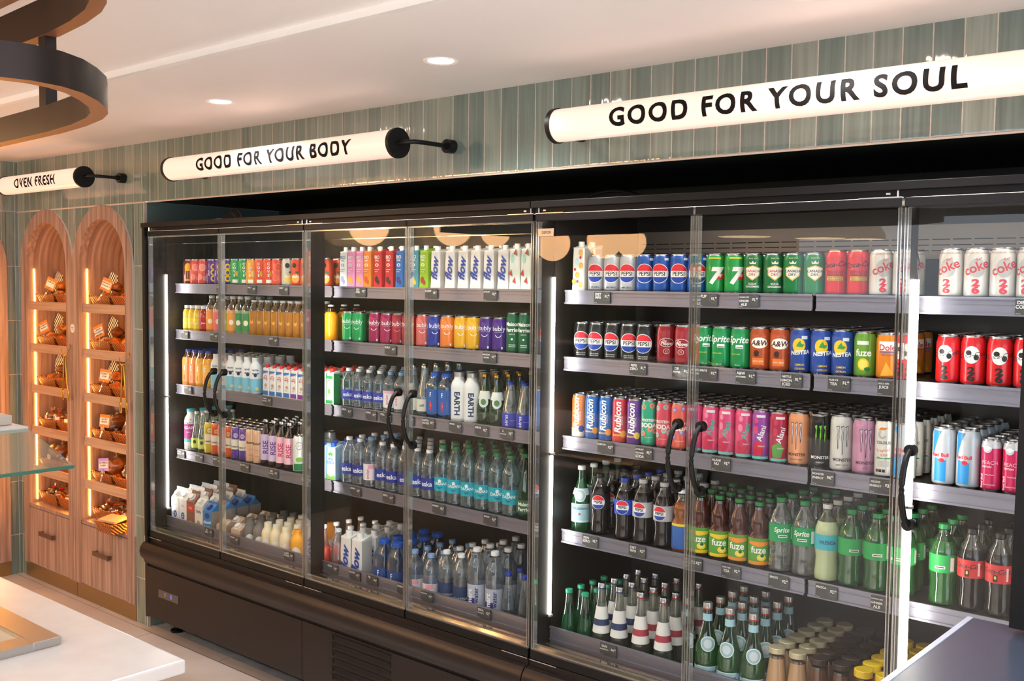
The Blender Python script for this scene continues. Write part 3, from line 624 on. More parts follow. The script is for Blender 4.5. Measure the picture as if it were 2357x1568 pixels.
bk('roar', 'large black-dotted white bottle with teal cap', .036, .215, 'flask', label('#EFEBEC'), cap='#3FB9C6', caph=.07, lab=(.28, .64, '#B23C8E', 1.006), art=lambda F, H, R: (F.text(0, H*.55, 'ROAR', .02, '#F8F2F6', bold=.02), F.text(0, H*.44, 'organic', .009, '#F8F2F6', shear=.3), F.rect(-.034, H*.2, .034, H*.28, '#56B9BE'), [F.oval(.034*math.sin(i*2.4), H*(.04+.155*((i*.37) % 1)), .0016, .0024, '#222222', 6) for i in range(26)], [F.oval(.034*math.sin(i*1.9), H*(.66+.1*((i*.61) % 1)), .0016, .0024, '#222222', 6) for i in range(24)]))
bk('glb', 'clear glass bottle with pale green label', .028, .207, 'bell', '#E8F0DC', lab=(.1, .34, '#CFDC6A', 1.006), art=lambda F, H, R: (F.oval(0, H*.25, .009, .01, '#3A4A2A')), cap='#E8E6DE', k=.8)
bk('ris', 'dark coffee bottle with lilac upright lettering', .029, .225, 'juice', mat('dark coffee glass', '#2A1518', .12, coat=.6), lab=(.13, .68, '#D9C6E6', 1.008), art=vlab('RISE', .036, '#6E3490'), cap='#8A8488', capmat=ALU, caph=.06)
bk('rip', 'dark coffee bottle with pink upright lettering', .029, .225, 'juice', mat('dark coffee glass', '#2A1518', .12, coat=.6), lab=(.13, .68, '#F2C3D2', 1.008), art=vlab('RISE', .036, '#D23468'), cap='#8A8488', capmat=ALU, caph=.06)
bk('cor', 'cream shake bottle with round label', .031, .172, 'flask', label('#E9DCB8'), cap='#E8E2CE', capr=.018, caph=.11, lab=(.05, .62, '#E9DCB8', 1.004), art=lambda F, H, R: (F.oval(0, H*.36, .024, .036, '#F3F0E8'), F.text(0, H*.36, 'CORE', .019, '#1F1B18', bold=.05), F.text(0, H*.22, 'POWER', .011, '#1F1B18', bold=.04)))
bk('cog', 'grey brown shake bottle with round label', .031, .172, 'flask', label('#77706A'), cap='#6A635E', capr=.018, caph=.11, lab=(.05, .62, '#77706A', 1.004), art=lambda F, H, R: (F.oval(0, H*.36, .024, .036, '#F3F0E8'), F.text(0, H*.36, 'CORE', .019, '#1F1B18', bold=.05), F.text(0, H*.22, 'POWER', .011, '#1F1B18', bold=.04)))
bk('coy', 'yellow shake bottle with round label', .031, .172, 'flask', label('#F0A81E'), cap='#F09A1E', capr=.018, caph=.11, lab=(.05, .62, '#F0A81E', 1.004), art=lambda F, H, R: (F.oval(0, H*.36, .024, .036, '#F3F0E8'), F.text(0, H*.36, 'CORE', .019, '#1F1B18', bold=.05), F.text(0, H*.22, 'POWER', .011, '#1F1B18', bold=.04)))
bk('esk', 'small clear water bottle with blue band', .0325, .17, 'water', W, lab=(.2, .44, '#3A44A8'), art=hlab('eska', .025, '#F2F3FB'), caph=.08)
bk('esL', 'clear water bottle with dark blue band', .035, .204, 'water', W, lab=(.2, .44, '#25379A'), art=hlab('eska', .028, '#F2F3FB'), caph=.07)
bk('evs', 'clear water bottle with blue cap, pink label', .0325, .171, 'water', W, lab=(.1, .52, '#E8E6EA'), art=lambda F, H, R: (F.rect(-.03, H*.46, .034, H*.52, '#F0A8B8'), F.text(-.016, H*.3, 'evian', .02, '#D8304A', rot=90)), cap='#7FA8D8', caph=.08)
bk('evL', 'taller clear water bottle with blue cap', .035, .219, 'water', '#DCECF8', lab=(.15, .47, '#EDE6EA'), art=lambda F, H, R: (F.rect(-.012, H*.38, .02, H*.46, '#F0A8B8'), F.text(-.014, H*.28, 'evian', .022, '#D8304A', rot=90)), cap='#7FA8D8', caph=.07)
bk('fij', 'square blue water bottle with red flower', .031, .186, 'flask', '#5FB4E0', sq=.5, lab=(.1, .64, '#2B5CA8', 1.006), art=lambda F, H, R: (F.text(0, H*.5, 'FIJI', .026, '#F4F6FA', bold=.03, sx=.8), F.oval(0, H*.27, .022, .02, '#D6214A'), F.oval(0, H*.28, .008, .008, '#F07A3A')), cap='#1E5CC8', caph=.1)
bk('fiL', 'large square blue water bottle', .037, .23, 'flask', '#4FA4D8', sq=.5, lab=(.06, .5, '#234A90', 1.006), art=lambda F, H, R: (F.text(0, H*.38, 'FIJI', .034, '#F4F6FA', bold=.02, sx=.8), F.oval(0, H*.12, .026, .02, '#C6214A')), cap='#1E5CC8', caph=.08)
bk('ear', 'white aluminium water bottle with navy lettering', .0335, .196, 'flask', label('#E9E6E1'), lab=(.05, .69, '#E9E6E1', 1.003), art=lambda F, H, R: F.text(0, H*.36, 'EARTH', .031, '#22355F', rot=-90, bold=.04), capmat=mat('satin cap', '#C9C6C0', .4, .8), capr=.021, caph=.1)
bk('peg', 'small green glass bottle with oval neck label', .032, .197, 'bell', '#3F7A2E', liquid=clear('#2F6A26', .08, .5, haze=.45), cap='#BFA04A', capmat=BRASS, lab=None, neck=(.5, .66, '#E8EAE0', .82, .62), badge=(.45, .98, '#E6EADC', '#5E8A5A'))
bk('aer', 'clear bottle with violet blue label', .034, .175, 'bell', W, lab=(.03, .32, '#2B35A8', 1.006), art=lambda F, H, R: (F.text(-.012, H*.17, 'aéras', .02, '#F4F4FA', rot=90), F.rect(.002, H*.16, .024, H*.165, '#C8CCEC')), cap='#2B44B8', k=.8)
bk('tgl', 'tall clear glass water bottle with beige label', .033, .21, 'bell', W, lab=(.1, .34, '#D8D4C6', 1.006), art=hlab('still', .014, '#333333'), cap='#D8D8D8', capmat=ALU, k=.9)
bk('pcl', 'clear mineral water bottle with pale blue label', .03, .19, 'bell', '#E4EEE8', lab=(.05, .3, '#BFDCE6', 1.006), art=hlab('PELLEGRINO', .009, '#2D4A6B'), cap='#E8E6E0', badge=(.46, .98, '#DDE8EA', '#B9CCD2'))
bk('das', 'clear water bottle with turquoise label, green cap', .036, .233, 'water', '#D8F0F2', lab=(.2, .44, '#22A9BD'), art=dasani, cap='#15804A', caph=.065)
bk('peL', 'large green sparkling water bottle', .037, .248, 'bell', '#4E8A58', liquid=clear('#2F6A44', .08, .5, haze=.45), fill=.7, lab=(.1, .3, '#2C6A42', 1.006), art=lambda F, H, R: (F.text(0, H*.24, 'Maison', .019, '#F1EFE4', bold=.03), F.text(0, H*.16, 'Perrier', .02, '#F1EFE4', bold=.03)), cap='#1E7A45')
bk('red', 'clear bottle of red drink with white cap', .034, .225, 'bell', '#F4D8D4', liquid='#E2483F', fill=.55, cap='#F4F4F4')
bk('wcl', 'clear unlabelled water bottle with white cap', .034, .225, 'water', W, cap='#F4F4F4')
bk('icl', 'clear ribbed water bottle with upright label', .032, .2, 'water', '#F0F4F4', lab=(.15, .5, '#D8DCDA'), art=vlab('ICELANDIC', .012, '#333333'), cap='#E4E6E6')
bk('aqu', 'clear water bottle with navy mountain label', .036, .25, 'water', W, lab=(.2, .5, '#2A3E66'), art=hlab('AQUAFINA', .0145, '#E8EEF6', bold=0, dz=-.01), caph=.06)
bk('sma', 'tall straight water bottle with upright lettering', .037, .29, 'flask', '#E6EEF6', lab=(.18, .52, '#B9BECF', 1.004), art=lambda F, H, R: (F.rect(-.036, H*.18, .006, H*.34, '#2E2F86'), F.text(-.016, H*.33, 'smart', .032, '#F4F4F8', rot=90, bold=.03), F.text(.012, H*.38, 'water', .026, '#26306E', rot=90, bold=.02)), capr=.016, caph=.055, k=.9)
bk('spk', 'clear sparkling water bottle with blue cap', .033, .226, 'cone', W, cap='#2B44B8', k=.9)
bk('pel', 'green mineral water bottle with pale blue label', .036, .235, 'wine', '#4FA86A', liquid=clear('#3E9A5C', .08, .5, haze=.45), fill=.8, lab=(.14, .42, '#A8D3DF'), art=pelle, cap='#EEF0EA', neck=(.56, .66, '#C9E2E6', .88, .68), badge=(.56, .99, '#A9CBD6', '#DCE4E4'))
bk('pzb', 'dark cola bottle with round logo and black cap', .036, .216, 'pet', '#D8D4CC', liquid='#17100E', fill=.8, lab=(.42, .68, '#1B1715', 1.004), art=pepsilab, cap='#1C1A19')
bk('pbb', 'dark cola bottle with blue label and cap', .036, .216, 'pet', '#D8D4CC', liquid='#17100E', fill=.8, lab=(.42, .66, '#2448C0', 1.01), art=pepsilab, cap='#2448C0')
bk('pdb', 'dark cola bottle with silver label and cap', .036, .221, 'pet', '#D8D4CC', liquid='#17100E', fill=.8, lab=(.42, .66, '#B9B9BE', 1.01), art=pepsilab, cap='#C9C9CC')
bk('nsb', 'blue labelled iced tea bottle with yellow band', .034, .208, 'wasp', '#D8B88A', liquid='#8A4A1C', fill=.8, lab=(.05, .46, '#2F62B0', 1.008), art=lambda F, H, R: F.rect(-.034, H*.42, .034, H*.46, '#F2D02C'), cap='#E4E8EC')
bk('fzy', 'green labelled iced tea bottle with yellow band', .034, .208, 'wasp', '#C8A890', liquid='#4A1E12', fill=.88, lab=(.05, .46, '#5B9A35', 1.008), art=fuzelab('#EFC92C'), cap='#1E7A35')
bk('fzo', 'green labelled iced tea bottle with orange band', .034, .208, 'wasp', '#C8A890', liquid='#4A1E12', fill=.88, lab=(.05, .46, '#5B9A35', 1.008), art=fuzelab('#F0902A'), cap='#1E7A35')
bk('spb', 'clear lemon lime bottle with green label', .037, .233, 'pet', '#F0F2F0', lab=(.42, .66, '#159A55', 1.01), art=splab(), cap='#159048', k=.9)
bk('fre', 'cloudy grapefruit soda bottle with aqua label', .036, .235, 'pet', '#D8DCC8', liquid='#B5C094', fill=.78, lab=(.42, .62, '#3FB0C0', 1.01), art=hlab('FRESCA', .015, '#1C4A7A'), cap='#E9E6E0')
bk('cdb', 'green soda bottle with green label and cap', .037, .23, 'pet', '#3FA850', liquid=clear('#2E9A42', .08, .5, haze=.45), fill=.8, lab=(.42, .64, '#22A04E', 1.01), art=splab(' '), cap='#18904A')
bk('czb', 'dark cola bottle with red label, black cap', .036, .228, 'pet', '#D0C8BC', liquid='#130D0B', fill=.76, lab=(.42, .64, '#C9252B', 1.01), art=cokelab, cap='#1B1817')
bk('peC', 'green cone shaped water bottle with mint cap', .034, .22, 'cone', '#3E9A62', liquid=clear('#2E8A54', .08, .5, haze=.45), fill=.6, cap='#2FA07A')
bk('beb', 'clear cone glass bottle with navy banded label', .036, .272, 'cone', '#D8DAD2', liquid=clear('#C6CAB8', .06, .6, haze=.12), fill=.5, lab=(.36, .7, '#E6E4E0', (.88, .53)), art=None, cap='#CFCDC8', capmat=ALU, seal='#2A3A6E', neck=(.46, .54, '#2A3A62', .8, .71))
bk('ber', 'clear cone glass bottle with red banded label', .036, .272, 'cone', '#D8DAD2', liquid=clear('#C6CAB8', .06, .6, haze=.12), fill=.5, lab=(.36, .7, '#E6E4E0', (.88, .53)), art=None, cap='#CFCDC8', capmat=ALU, seal='#B02A3A', neck=(.46, .54, '#A83A4A', .8, .71))
bk('pgl', 'tall green glass mineral water bottle', .039, .29, 'wine', '#3E9450', liquid=clear('#3C9A4A', .08, .5, haze=.4), fill=.62, lab=(.08, .3, '#A8CFDC', 1.006), art=pelle, cap='#B8403A', capmat=mat('red capped foil', '#C9C2BE', .3, .8), seal='#B8403A', neck=(.8, .88, '#A8CFDC', .41, .39), badge=(.565, .99, '#9CC4D2', '#D6DDE0'))
JC = mat('cream jar lid', '#C9BC9A', .4, .3); JD = mat('dark jar lid', '#3A2A24', .4, .3); JY = mat('yellow jar lid', '#F0C81C', .35)
bk('jcr', 'coffee jar with cream lid', .033, .205, 'jar', '#E8D8C0', liquid='#B8906A', fill=.84, capmat=JC, capr=.027, caph=.08, lab=(.1, .38, '#C8A080', 1.004), art=hlab('vanilla', .01, '#5A3A26'))
bk('jdk', 'mocha jar with dark lid', .033, .205, 'jar', '#B89880', liquid='#5E3826', fill=.84, capmat=JD, capr=.027, caph=.08, lab=(.1, .38, '#7A4A34', 1.004), art=hlab('mocha', .01, '#E8D8C0'))
bk('jye', 'brown drink bottle with yellow lid', .031, .205, 'jar', '#C09080', liquid='#8A3A22', fill=.84, capmat=JY, capr=.027, caph=.1)
def tk(key, look, w, fn): kind(key, look, 'carton', w/2, fn)
def bio_c(key, nm, h, c, fr, side=None): tk(key, nm+' sports drink carton with white cap', .05, lambda: carton(.05, .05, .176, h, art=bio(h, c, fr), side=side))
bio_c('biw', 'white and grey', '#EDEDED', '#6E8AA8', '#A8A4C8', '#CFC4C8'); bio_c('bip', 'pink', '#EE9AC6', '#F8F2F6', '#F2B03A'); bio_c('bix', 'orange', '#F08A2A', '#FAF4EA', '#C8501E'); bio_c('bir', 'red', '#D8242E', '#F8F0EE', '#3A2024'); bio_c('bib', 'blue', '#2272C4', '#F2F6FA', '#1C3A7A'); bio_c('bim', 'rainbow', '#4A9AB0', '#F4F4F4', '#F0C83A'); bio_c('bil', 'lime green', '#9CCB1E', '#F8FAEE', '#A83A3A')
tk('flo', 'white water carton with upright blue script', .056, lambda: carton(.056, .052, .172, '#EFEDEA', art=flow(.05), side='#DAD6D0'))
tk('mel', 'white water carton with watermelon slices', .056, lambda: carton(.056, .052, .176, '#E9F0EA', art=melon, side='#DAD6D0'))
tk('cit', 'white water carton with orange slices', .06, lambda: carton(.056, .056, .178, '#F1EDE6', art=citrus, side='#CFCAC2'))
tk('flL', 'large white water carton with upright blue script', .075, lambda: carton(.072, .07, .232, '#ECE9E5', art=flow(.062), side='#CFCCC8'))
tk('prb', 'white protein carton with red cap, blue base', .052, lambda: carton(.05, .042, .15, '#F0EEEC', '#D8202E', prem('#3B7CC4')))
tk('prv', 'white protein carton with red cap, violet base', .052, lambda: carton(.05, .042, .15, '#F0EEEC', '#D8202E', prem('#8A3AA0')))
tk('nut', 'green and white carton with red cap', .055, lambda: carton(.053, .05, .16, '#F0EFEA', '#E0281E', nut, side='#2E9A55'))
tk('vit', 'pale blue coconut water carton with blue cap', .064, lambda: carton(.06, .05, .165, '#BFE2F4', '#2453C8', vita, side='#9FC8E0'))
tk('mlk', 'white and blue milk carton with gable top', .07, lambda: gable(.07, .07, .235, '#ECEEF2', lambda F, H, w: (F.oval(0, H*.42, .016, .018, '#2E5CB0'), F.text(0, H*.42, '2', .022, '#FFFFFF', bold=.03), F.text(0, H*.64, 'MILK', .014, '#2E5CB0'), F.rect(-.035, .004, .035, H*.1, '#2A4C9A')), side='#2A4C9A'))
tk('chm', 'brown and red milk carton with gable top', .07, lambda: gable(.07, .07, .235, '#8A5A44', lambda F, H, w: (F.rect(-.035, H*.56, .035, H*.72, '#D23A34'), F.text(0, H*.64, 'Milk', .018, '#F4EAE2'), F.oval(0, H*.3, .014, .014, '#EDE3D6'))))
tk('oat', 'grey white oat drink carton with gable top', .07, lambda: gable(.07, .07, .22, '#E3E2DE', lambda F, H, w: (F.text(0, H*.64, 'Oatly', .022, '#3A3A38', bold=.02), F.oval(0, H*.35, .014, .02, '#6E9A6A'), F.oval(0, H*.39, .014, .012, '#D8904A')), cap='#E8E8E6'))
tk('alm', 'blue almond drink carton with blue cap', .072, lambda: gable(.072, .07, .2, '#3F86C8', lambda F, H, w: (F.text(0, H*.5, 'Almond', .02, '#F6F6F2', bold=.03, rot=4), F.text(0, H*.39, 'Breeze', .018, '#F6F6F2', bold=.02, rot=4), F.oval(0, H*.66, .02, .014, '#23418A'), F.rect(-.034, H*.12, .034, H*.18, '#C8323A')), cap='#2C4CA8', side='#A89A8E'))
tk('crm', 'beige cream carton with pink gable top', .075, lambda: gable(.075, .07, .13, '#C9B09A', lambda F, H, w: F.text(0, H*.4, 'Cream', .018, '#6A4030'), side='#B79A84', cap='#F0ECE6'))
LAY = {
 'A1': 'mug:0.053 pink:0.120 pink:0.195 grape:0.275 grape:0.343 grape:0.411 coveg:0.479 coveg:0.547 coveo:0.615 cover:0.683 cover:0.751 coral:0.819 dlemon:0.899 dorange:0.969 dorange:1.037 dorange:1.176',
 'A2': 'yj:0.045 yj:0.098 yj:0.151 rj:0.204 to:0.262 tp:0.325 tg:0.388 to:0.451 tk:0.514 tk:0.577 amb:0.637 amb:0.694 amb:0.751 amb:0.808 amb:0.865 amb:0.922 amb:0.979 amb:1.036 oj:1.203',
 'A3': 'orb:0.050 orb:0.113 ory:0.176 ory:0.239 fai:0.304 fai:0.371 fai:0.438 fai:0.505 fai:0.572 fai:0.639 prb:0.747 prb:0.802 prb:0.857 prb:0.912 prv:0.967 prv:1.022 nut:1.174 nut:1.232',
 'A4': 'roar:0.056 glb:0.123 glb:0.182 kye:0.241 kor:0.301 kor:0.361 kor:0.424 kpu:0.484 kpu:0.544 pch:0.604 pch:0.664 ris:0.725 ris:0.786 rip:0.848 rip:0.909 coc:0.979 vit:1.166 vit:1.233',
 'A5': 'mlk:0.055 mlk:0.128 chm:0.201 oat:0.274 alm:0.348 crm:0.466 crm:0.592 cog:0.677 cog:0.747 cor:0.818 cor:0.885 cor:0.958 coy:1.040 red:1.231',
 'B1': 'biw:1.325 bip:1.378 bip:1.431 bix:1.484 bir:1.552 bir:1.623 bib:1.686 bim:1.776 bil:1.829 flo:1.898 flo:1.976 flo:2.048 flo:2.115 flo:2.184 flo:2.257 mel:2.316 mel:2.375 cit:2.482',
 'B2': 'bg:1.333 bg:1.403 bm:1.513 bm:1.586 br:1.654 br:1.722 bs:1.805 bb:1.873 bo:1.944 by:2.021 by:2.089 bp:2.157 bp:2.225 per:2.298 per:2.358 roy:2.509',
 'B3': 'esk:1.333 esk:1.400 esk:1.468 esk:1.536 evs:1.604 evs:1.672 tgl:1.741 tgl:1.810 fij:1.877 fij:1.942 ear:2.009 ear:2.079 peg:2.148 peg:2.215 aer:2.284 aer:2.355 pcl:2.422 icl:2.518',
 'B4': 'esL:1.335 esL:1.407 evL:1.480 esL:1.552 esL:1.625 esL:1.697 esL:1.770 esL:1.842 das:1.916 das:1.990 das:2.065 das:2.139 das:2.214 das:2.288 peL:2.364 pel:2.439 pel:2.514',
 'B5': 'wcl:1.334 flL:1.409 flL:1.486 fiL:1.630 fiL:1.715 evL:1.819 evL:1.916 aqu:2.003 aqu:2.084 sma:2.167 sma:2.259 spk:2.335 spk:2.413',
 'C1': 'cit:2.620 pdiet:2.685 pdiet:2.753 pdiet:2.821 pblue:2.889 pblue:2.957 pblue:3.025 pblue:3.093 seven:3.161 seven:3.229 ginger:3.297 ginger:3.365 tonic:3.433 tonic:3.501 czc:3.569 czc:3.637 dcoke:3.705 dcoke:3.773',
 'C2': 'pzero:2.623 pzero:2.690 pzero:2.758 pzero:2.826 pzero:2.894 drp:2.977 drp:3.049 spr:3.121 spr:3.189 spr:3.257 aw:3.325 aw:3.393 nes:3.461 nes:3.529 nes:3.597 fuz:3.665 dol:3.733',
 'C3': 'rubo:2.619 rubb:2.678 rubb:2.738 rubr:2.798 rubp:2.858 psg:2.918 psp:2.978 psr:3.038 ala:3.098 ala:3.158 ala:3.218 ala:3.278 alb:3.338 alc:3.398 mpe:3.463 mbk:3.532 mwh:3.601 mpk:3.670 cel:3.734 ceb:3.794',
 'C4': 'pel:2.626 pzb:2.707 pbb:2.816 pdb:2.893 pdb:2.979 nsb:3.052 fzy:3.123 fzy:3.194 fzo:3.265 fzo:3.336 spb:3.410 spb:3.487 fre:3.563 cdb:3.639 cdb:3.716 cdb:3.793',
 'C5': 'peC:2.624 peC:2.695 beb:2.768 beb:2.843 ber:2.932 ber:3.024 pgl:3.189 pgl:3.271 pgl:3.354 jcr:3.438 jcr:3.507 jdk:3.576 jdk:3.646 jye:3.713 jye:3.778',
 'E1': 'dcoke:3.903 dcoke:3.970 dcoke:4.038 dcoke:4.106 dcoke:4.174',
 'E2': 'coke:3.903 coke:3.970 coke:4.038 coke:4.106',
 'E3': 'rb:3.901 rb:3.967 rp:4.028 rp:4.084 rr:4.140',
 'E4': 'cdb:3.907 czb:3.983 czb:4.058 czb:4.133'}

# ------------------------------------------------------------------ the room
def wallpanel(name, bm, m):
    bmesh.ops.recalc_face_normals(bm, faces=bm.faces); return struct(put(name, bm, m))
AR = .3275; ZS = H0+.069; ZT = H0+.398                         # arch radius, springing line, tile course above the arches
def spandrel(bm, c, plane):
    """the wall between an arch top and the course above it, both sides"""
    n = 24
    for side in (-1, 1):
        A = [(c+side*AR*math.sin(PI/2*i/n), ZS+AR*math.cos(PI/2*i/n)) for i in range(n+1)]
        for i in range(n):
            q = [A[i], A[i+1], (A[i+1][0], ZT), (A[i][0], ZT)]
            bm.faces.new([bm.verts.new(plane(a, z)) for a, z in q])
        q = [A[n], (c+side*(AR+.0026), ZS), (c+side*(AR+.0026), ZT), (A[n][0], ZT)]
        bm.faces.new([bm.verts.new(plane(a, z)) for a, z in q])
def quad(bm, pts): bm.faces.new([bm.verts.new(p) for p in pts])
ZC = H0+.70
bm = bmesh.new(); Y = .04; pl = lambda a, z: (a, Y, z)
for x0, x1, z0, z1 in ((-1.6, 7.5, ZT, ZC+.03), (-1.6, -1.541, 0, ZT), (-.2275, -.105, 0, ZT), (5.3, 7.5, 0, ZT)):
    quad(bm, [(x0, Y, z0), (x1, Y, z0), (x1, Y, z1), (x0, Y, z1)])
for c in (-.5525, -1.213): spandrel(bm, c, pl)
quad(bm, [(-.105, Y, -.05), (-.105, .9, -.05), (-.105, .9, ZT), (-.105, Y, ZT)])
wb = wallpanel('wall_back', bm, [TILEX])
bm = bmesh.new(); pl = lambda a, z: (-1.6, a, z)
for y0, y1, z0, z1 in ((-7, .04, ZT, ZC+.03), (-.032, .04, 0, ZT), (-7, -.688, 0, ZT)):
    quad(bm, [(-1.6, y0, z0), (-1.6, y1, z0), (-1.6, y1, z1), (-1.6, y0, z1)])
spandrel(bm, -.36, pl)
wallpanel('wall_left', bm, [TILEY])
wallpanel('trim_1', box(B(-1.6, 7.5, .037, .0405, ZT-.007, ZT-.001), -.112, -.104, .034, .05, 0, ZT), mat('cream tile trim', '#D3C3B2', .4))
# recess over and behind the cases, painted dark green
bm = bmesh.new(); box(bm, -.1, 5.3, .05, .9, H0+.397, H0+.43); box(bm, -.1, 5.3, .88, .92, 0, H0+.4); box(bm, 5.28, 5.3, .05, .9, 0, H0+.4)
wallpanel('wall_recess', bm, [SOFFIT])
struct(put('floor', B(-1.75, 9, -8, .07, -.05, 0), FLOOR)); struct(put('floor_under_cases', B(-.1, 5.3, .07, .9, -.05, -.002), SUBFLOOR))
struct(put('ceiling', box(B(-1.7, 9, -.92, 1, ZC, ZC+.05), -1.7, 9, -8, -.92, ZC+.022, ZC+.07), CEIL))
struct(put('trim_2', B(-1.6, 9, -.945, -.92, ZC-.001, ZC+.022), mat('white ceiling bead', '#FBFBF8', .3)))
bm = bmesh.new()
for x0, x1, z0, z1 in ((-1.6, 9, 0, .9), (-1.6, 9, 2.5, 2.7), (-1.6, .2, .9, 2.5), (3.6, 4.1, .9, 2.5), (6.6, 9, .9, 2.5), (.2, 6.6, .9, 1.75)): box(bm, x0, x1, -7.05, -7, z0, z1)
struct(put('wall_front', bm, mat('charcoal wall', '#3A3634', .7)))

# recessed ceiling lights
def downlight(x, y, z, lab, r=.04, e=14):
    t = tag(empty('ceiling_light', (x, y, z)), lab, 'ceiling light', 'round recessed ceiling lights')
    put('trim_ring', lathe(bmesh.new(), [(r, -.001), (r*1.35, -.004), (r*1.42, 0)], 28, cap=False), mat('white enamel', '#F4F1EC', .35), t, smooth=True)
    put('lens', lathe(bmesh.new(), [(.0, -.002), (r, -.002)], 28, cap=False), mat('lamp lens', '#FFF3E4', .5, emit=14), t)
    li = bpy.data.lights.new('ceiling_light', 'SPOT'); li.energy = e*2; li.color = (.98, 1, 1.03); li.spot_size = 2.5; li.spot_blend = .8; li.shadow_soft_size = .05
    lo = bpy.data.objects.new('ceiling_light_glow', li); COL.objects.link(lo); lo.location = (x, y, z-.02)
downlight(1.295, -.43, ZC, 'small round ceiling light above the left signs'); downlight(2.516, -.43, ZC, 'small round ceiling light nearer the middle of the ceiling')
downlight(3.75, -.43, ZC, 'small round ceiling light above the long right sign', e=12)
for x, y, w_ in ((.2, -3.6, 'over the near end of the counter'), (3.7, -3.5, 'behind the viewer on the left'), (5.4, -2.4, 'straight above the viewer'), (6.6, -4.6, 'far behind on the right'), (3.2, -5.4, 'in the middle near the windows'), (.4, -5.2, 'near the windows by the side wall'), (6.4, -1.0, 'beyond the right end of the fridges'), (4.7, -4.4, 'directly behind the viewer')):  # extra ceiling lights added out of view to brighten the room
    downlight(x, y, ZC+.022, 'added unseen ceiling light %s' % w_, .05, 78)

# ------------------------------------------------------------------ drinks cases
ZSH = {'1': -.030, '2': -.270, '3': -.556, '4': -.898, '5': -1.325}
TAGS = {'A1': '1.16:COVE:$3.29 .42:COVE:$3.29 .68:DAILY:$3.29 .93:DAILY:$3.29', 'A2': '.09:JUICE:$4.49 .36:JUICE:$4.99 .85:JUICE:$4.99', 'A3': '.12:JUICE:$3.99 .40:FAIRLIFE:$4.99 .80:PREMIER_PROTEIN:$3.99',
 'A4': '.05:ROAR_ORGANIC:$3.99 .22:BOOCH:$4.49 .38:REMEDY:$4.29 .62:BOOCH:$4.29 .85:RISE_COFFEE:$4.99 1.1:COCO_WATER:$3.99', 'A5': '.40:2%_MILK:$2.99 .62:CREAM:$2.99 1.05:CORE_POWER:$5.49',
 'B1': '1.47:BIO_STEEL:$3.99 1.90:FLOW:$3.49 2.22:JOYBURST:$3.49', 'B2': '1.66:BUBLY:$1.79 2.22:MAISON_PERRIER:$1.99', 'B3': '1.38:ESKA:$1.99 1.54:EVIAN:$1.99 1.63:STILL:$2.99 1.77:FIJI:$3.49 1.89:EARTH_WATER:$3.99 2.04:PERRIER:$2.99 2.18:AERAS:$2.99 2.31:S._PELLEGRINO:$2.99',
 'B4': '1.31:FLOW:$3.99 1.44:EVIAN:$3.49 1.65:ESKA:$1.99 1.95:DASANI:$2.99 2.23:PERRIER:$2.99', 'B5': '1.36:ESKA:$2.99 1.51:FLOW:$3.99 1.62:FIJI:$4.29 1.81:EVIAN:$4.49 1.95:AQUAFINA:$3.49 2.26:ESKA_SPARKLING:$2.99',
 'C1': '2.745:DIET_PEPSI:$1.49 3.165:7UP:$1.49 3.31:CANADA_DRY_GINGER_ALE:$1.49 4.12:DIET_COKE:$1.49', 'C2': '2.90:PEPSI_ZERO:$1.49 3.07:DR_PEPPER:$1.49 3.17:SPRITE:$1.49 3.305:A&W_ROOTBEER:$1.49 3.46:NESTLE_LEMON_ICED_TEA:$1.99 3.61:FUZE_ICE_TEA:$1.49 3.76:DOLE_100%_JUICE:$1.99',
 'C3': '2.77:RUBICON:$2.99 2.93:JOYBURST_PROTEIN_SODA:$3.99 3.225:ALANI_NU:$3.99 3.57:MONSTER_ENERGY:$4.99 3.745:CELSIUS_ENERGY:$3.99',
 'C4': '2.71:PEPSI_ZERO:$2.49 2.91:DIET_PEPSI:$2.49 3.13:NESTLE_LEMON_ICED_TEA:$2.99 3.27:FUZE_ICED_TEA:$2.49 3.435:SPRITE:$2.69 3.59:FRESCA:$2.69 3.76:CANADA_DRY_GINGER_ALE:$2.69', 'C5': '2.84:SAN_BENEDETTO:$4.25'}
def price_tag(parent, x, words_, price, y, z):
    bm = B(-.034, .034, -.0012, 0, -.021, .021); F = Face(bm, [mat('tag card', '#4A4848', .5)], None, .0012)
    ws = words_.split('_')
    if len(ws) > 2 and len(ws[0])+len(ws[1]) < 11: ws = [ws[0]+' '+ws[1]]+ws[2:]
    for i, t in enumerate(ws[:3]):
        s = min(.0125, .036/max(3, len(t))*1.55); F.text(-.016, .012-.0115*i, t, s, '#F2F2F2', bold=.02)
    F.smile(.019, .004, .0135, .0005, '#8A8886', 0, 360, 16); F.text(.019, .004, price.split('.')[0]+'.', .0135, '#F2F2F2', bold=.03, sx=.85); F.text(.0285, .008, price.split('.')[1], .007, '#F2F2F2', bold=.02)
    F.text(-.026, -.0175, '355 mL', .0042, '#E0E0E0')
    return put('price_tag', bm, F.mats, parent, (x, y-.0005, z))
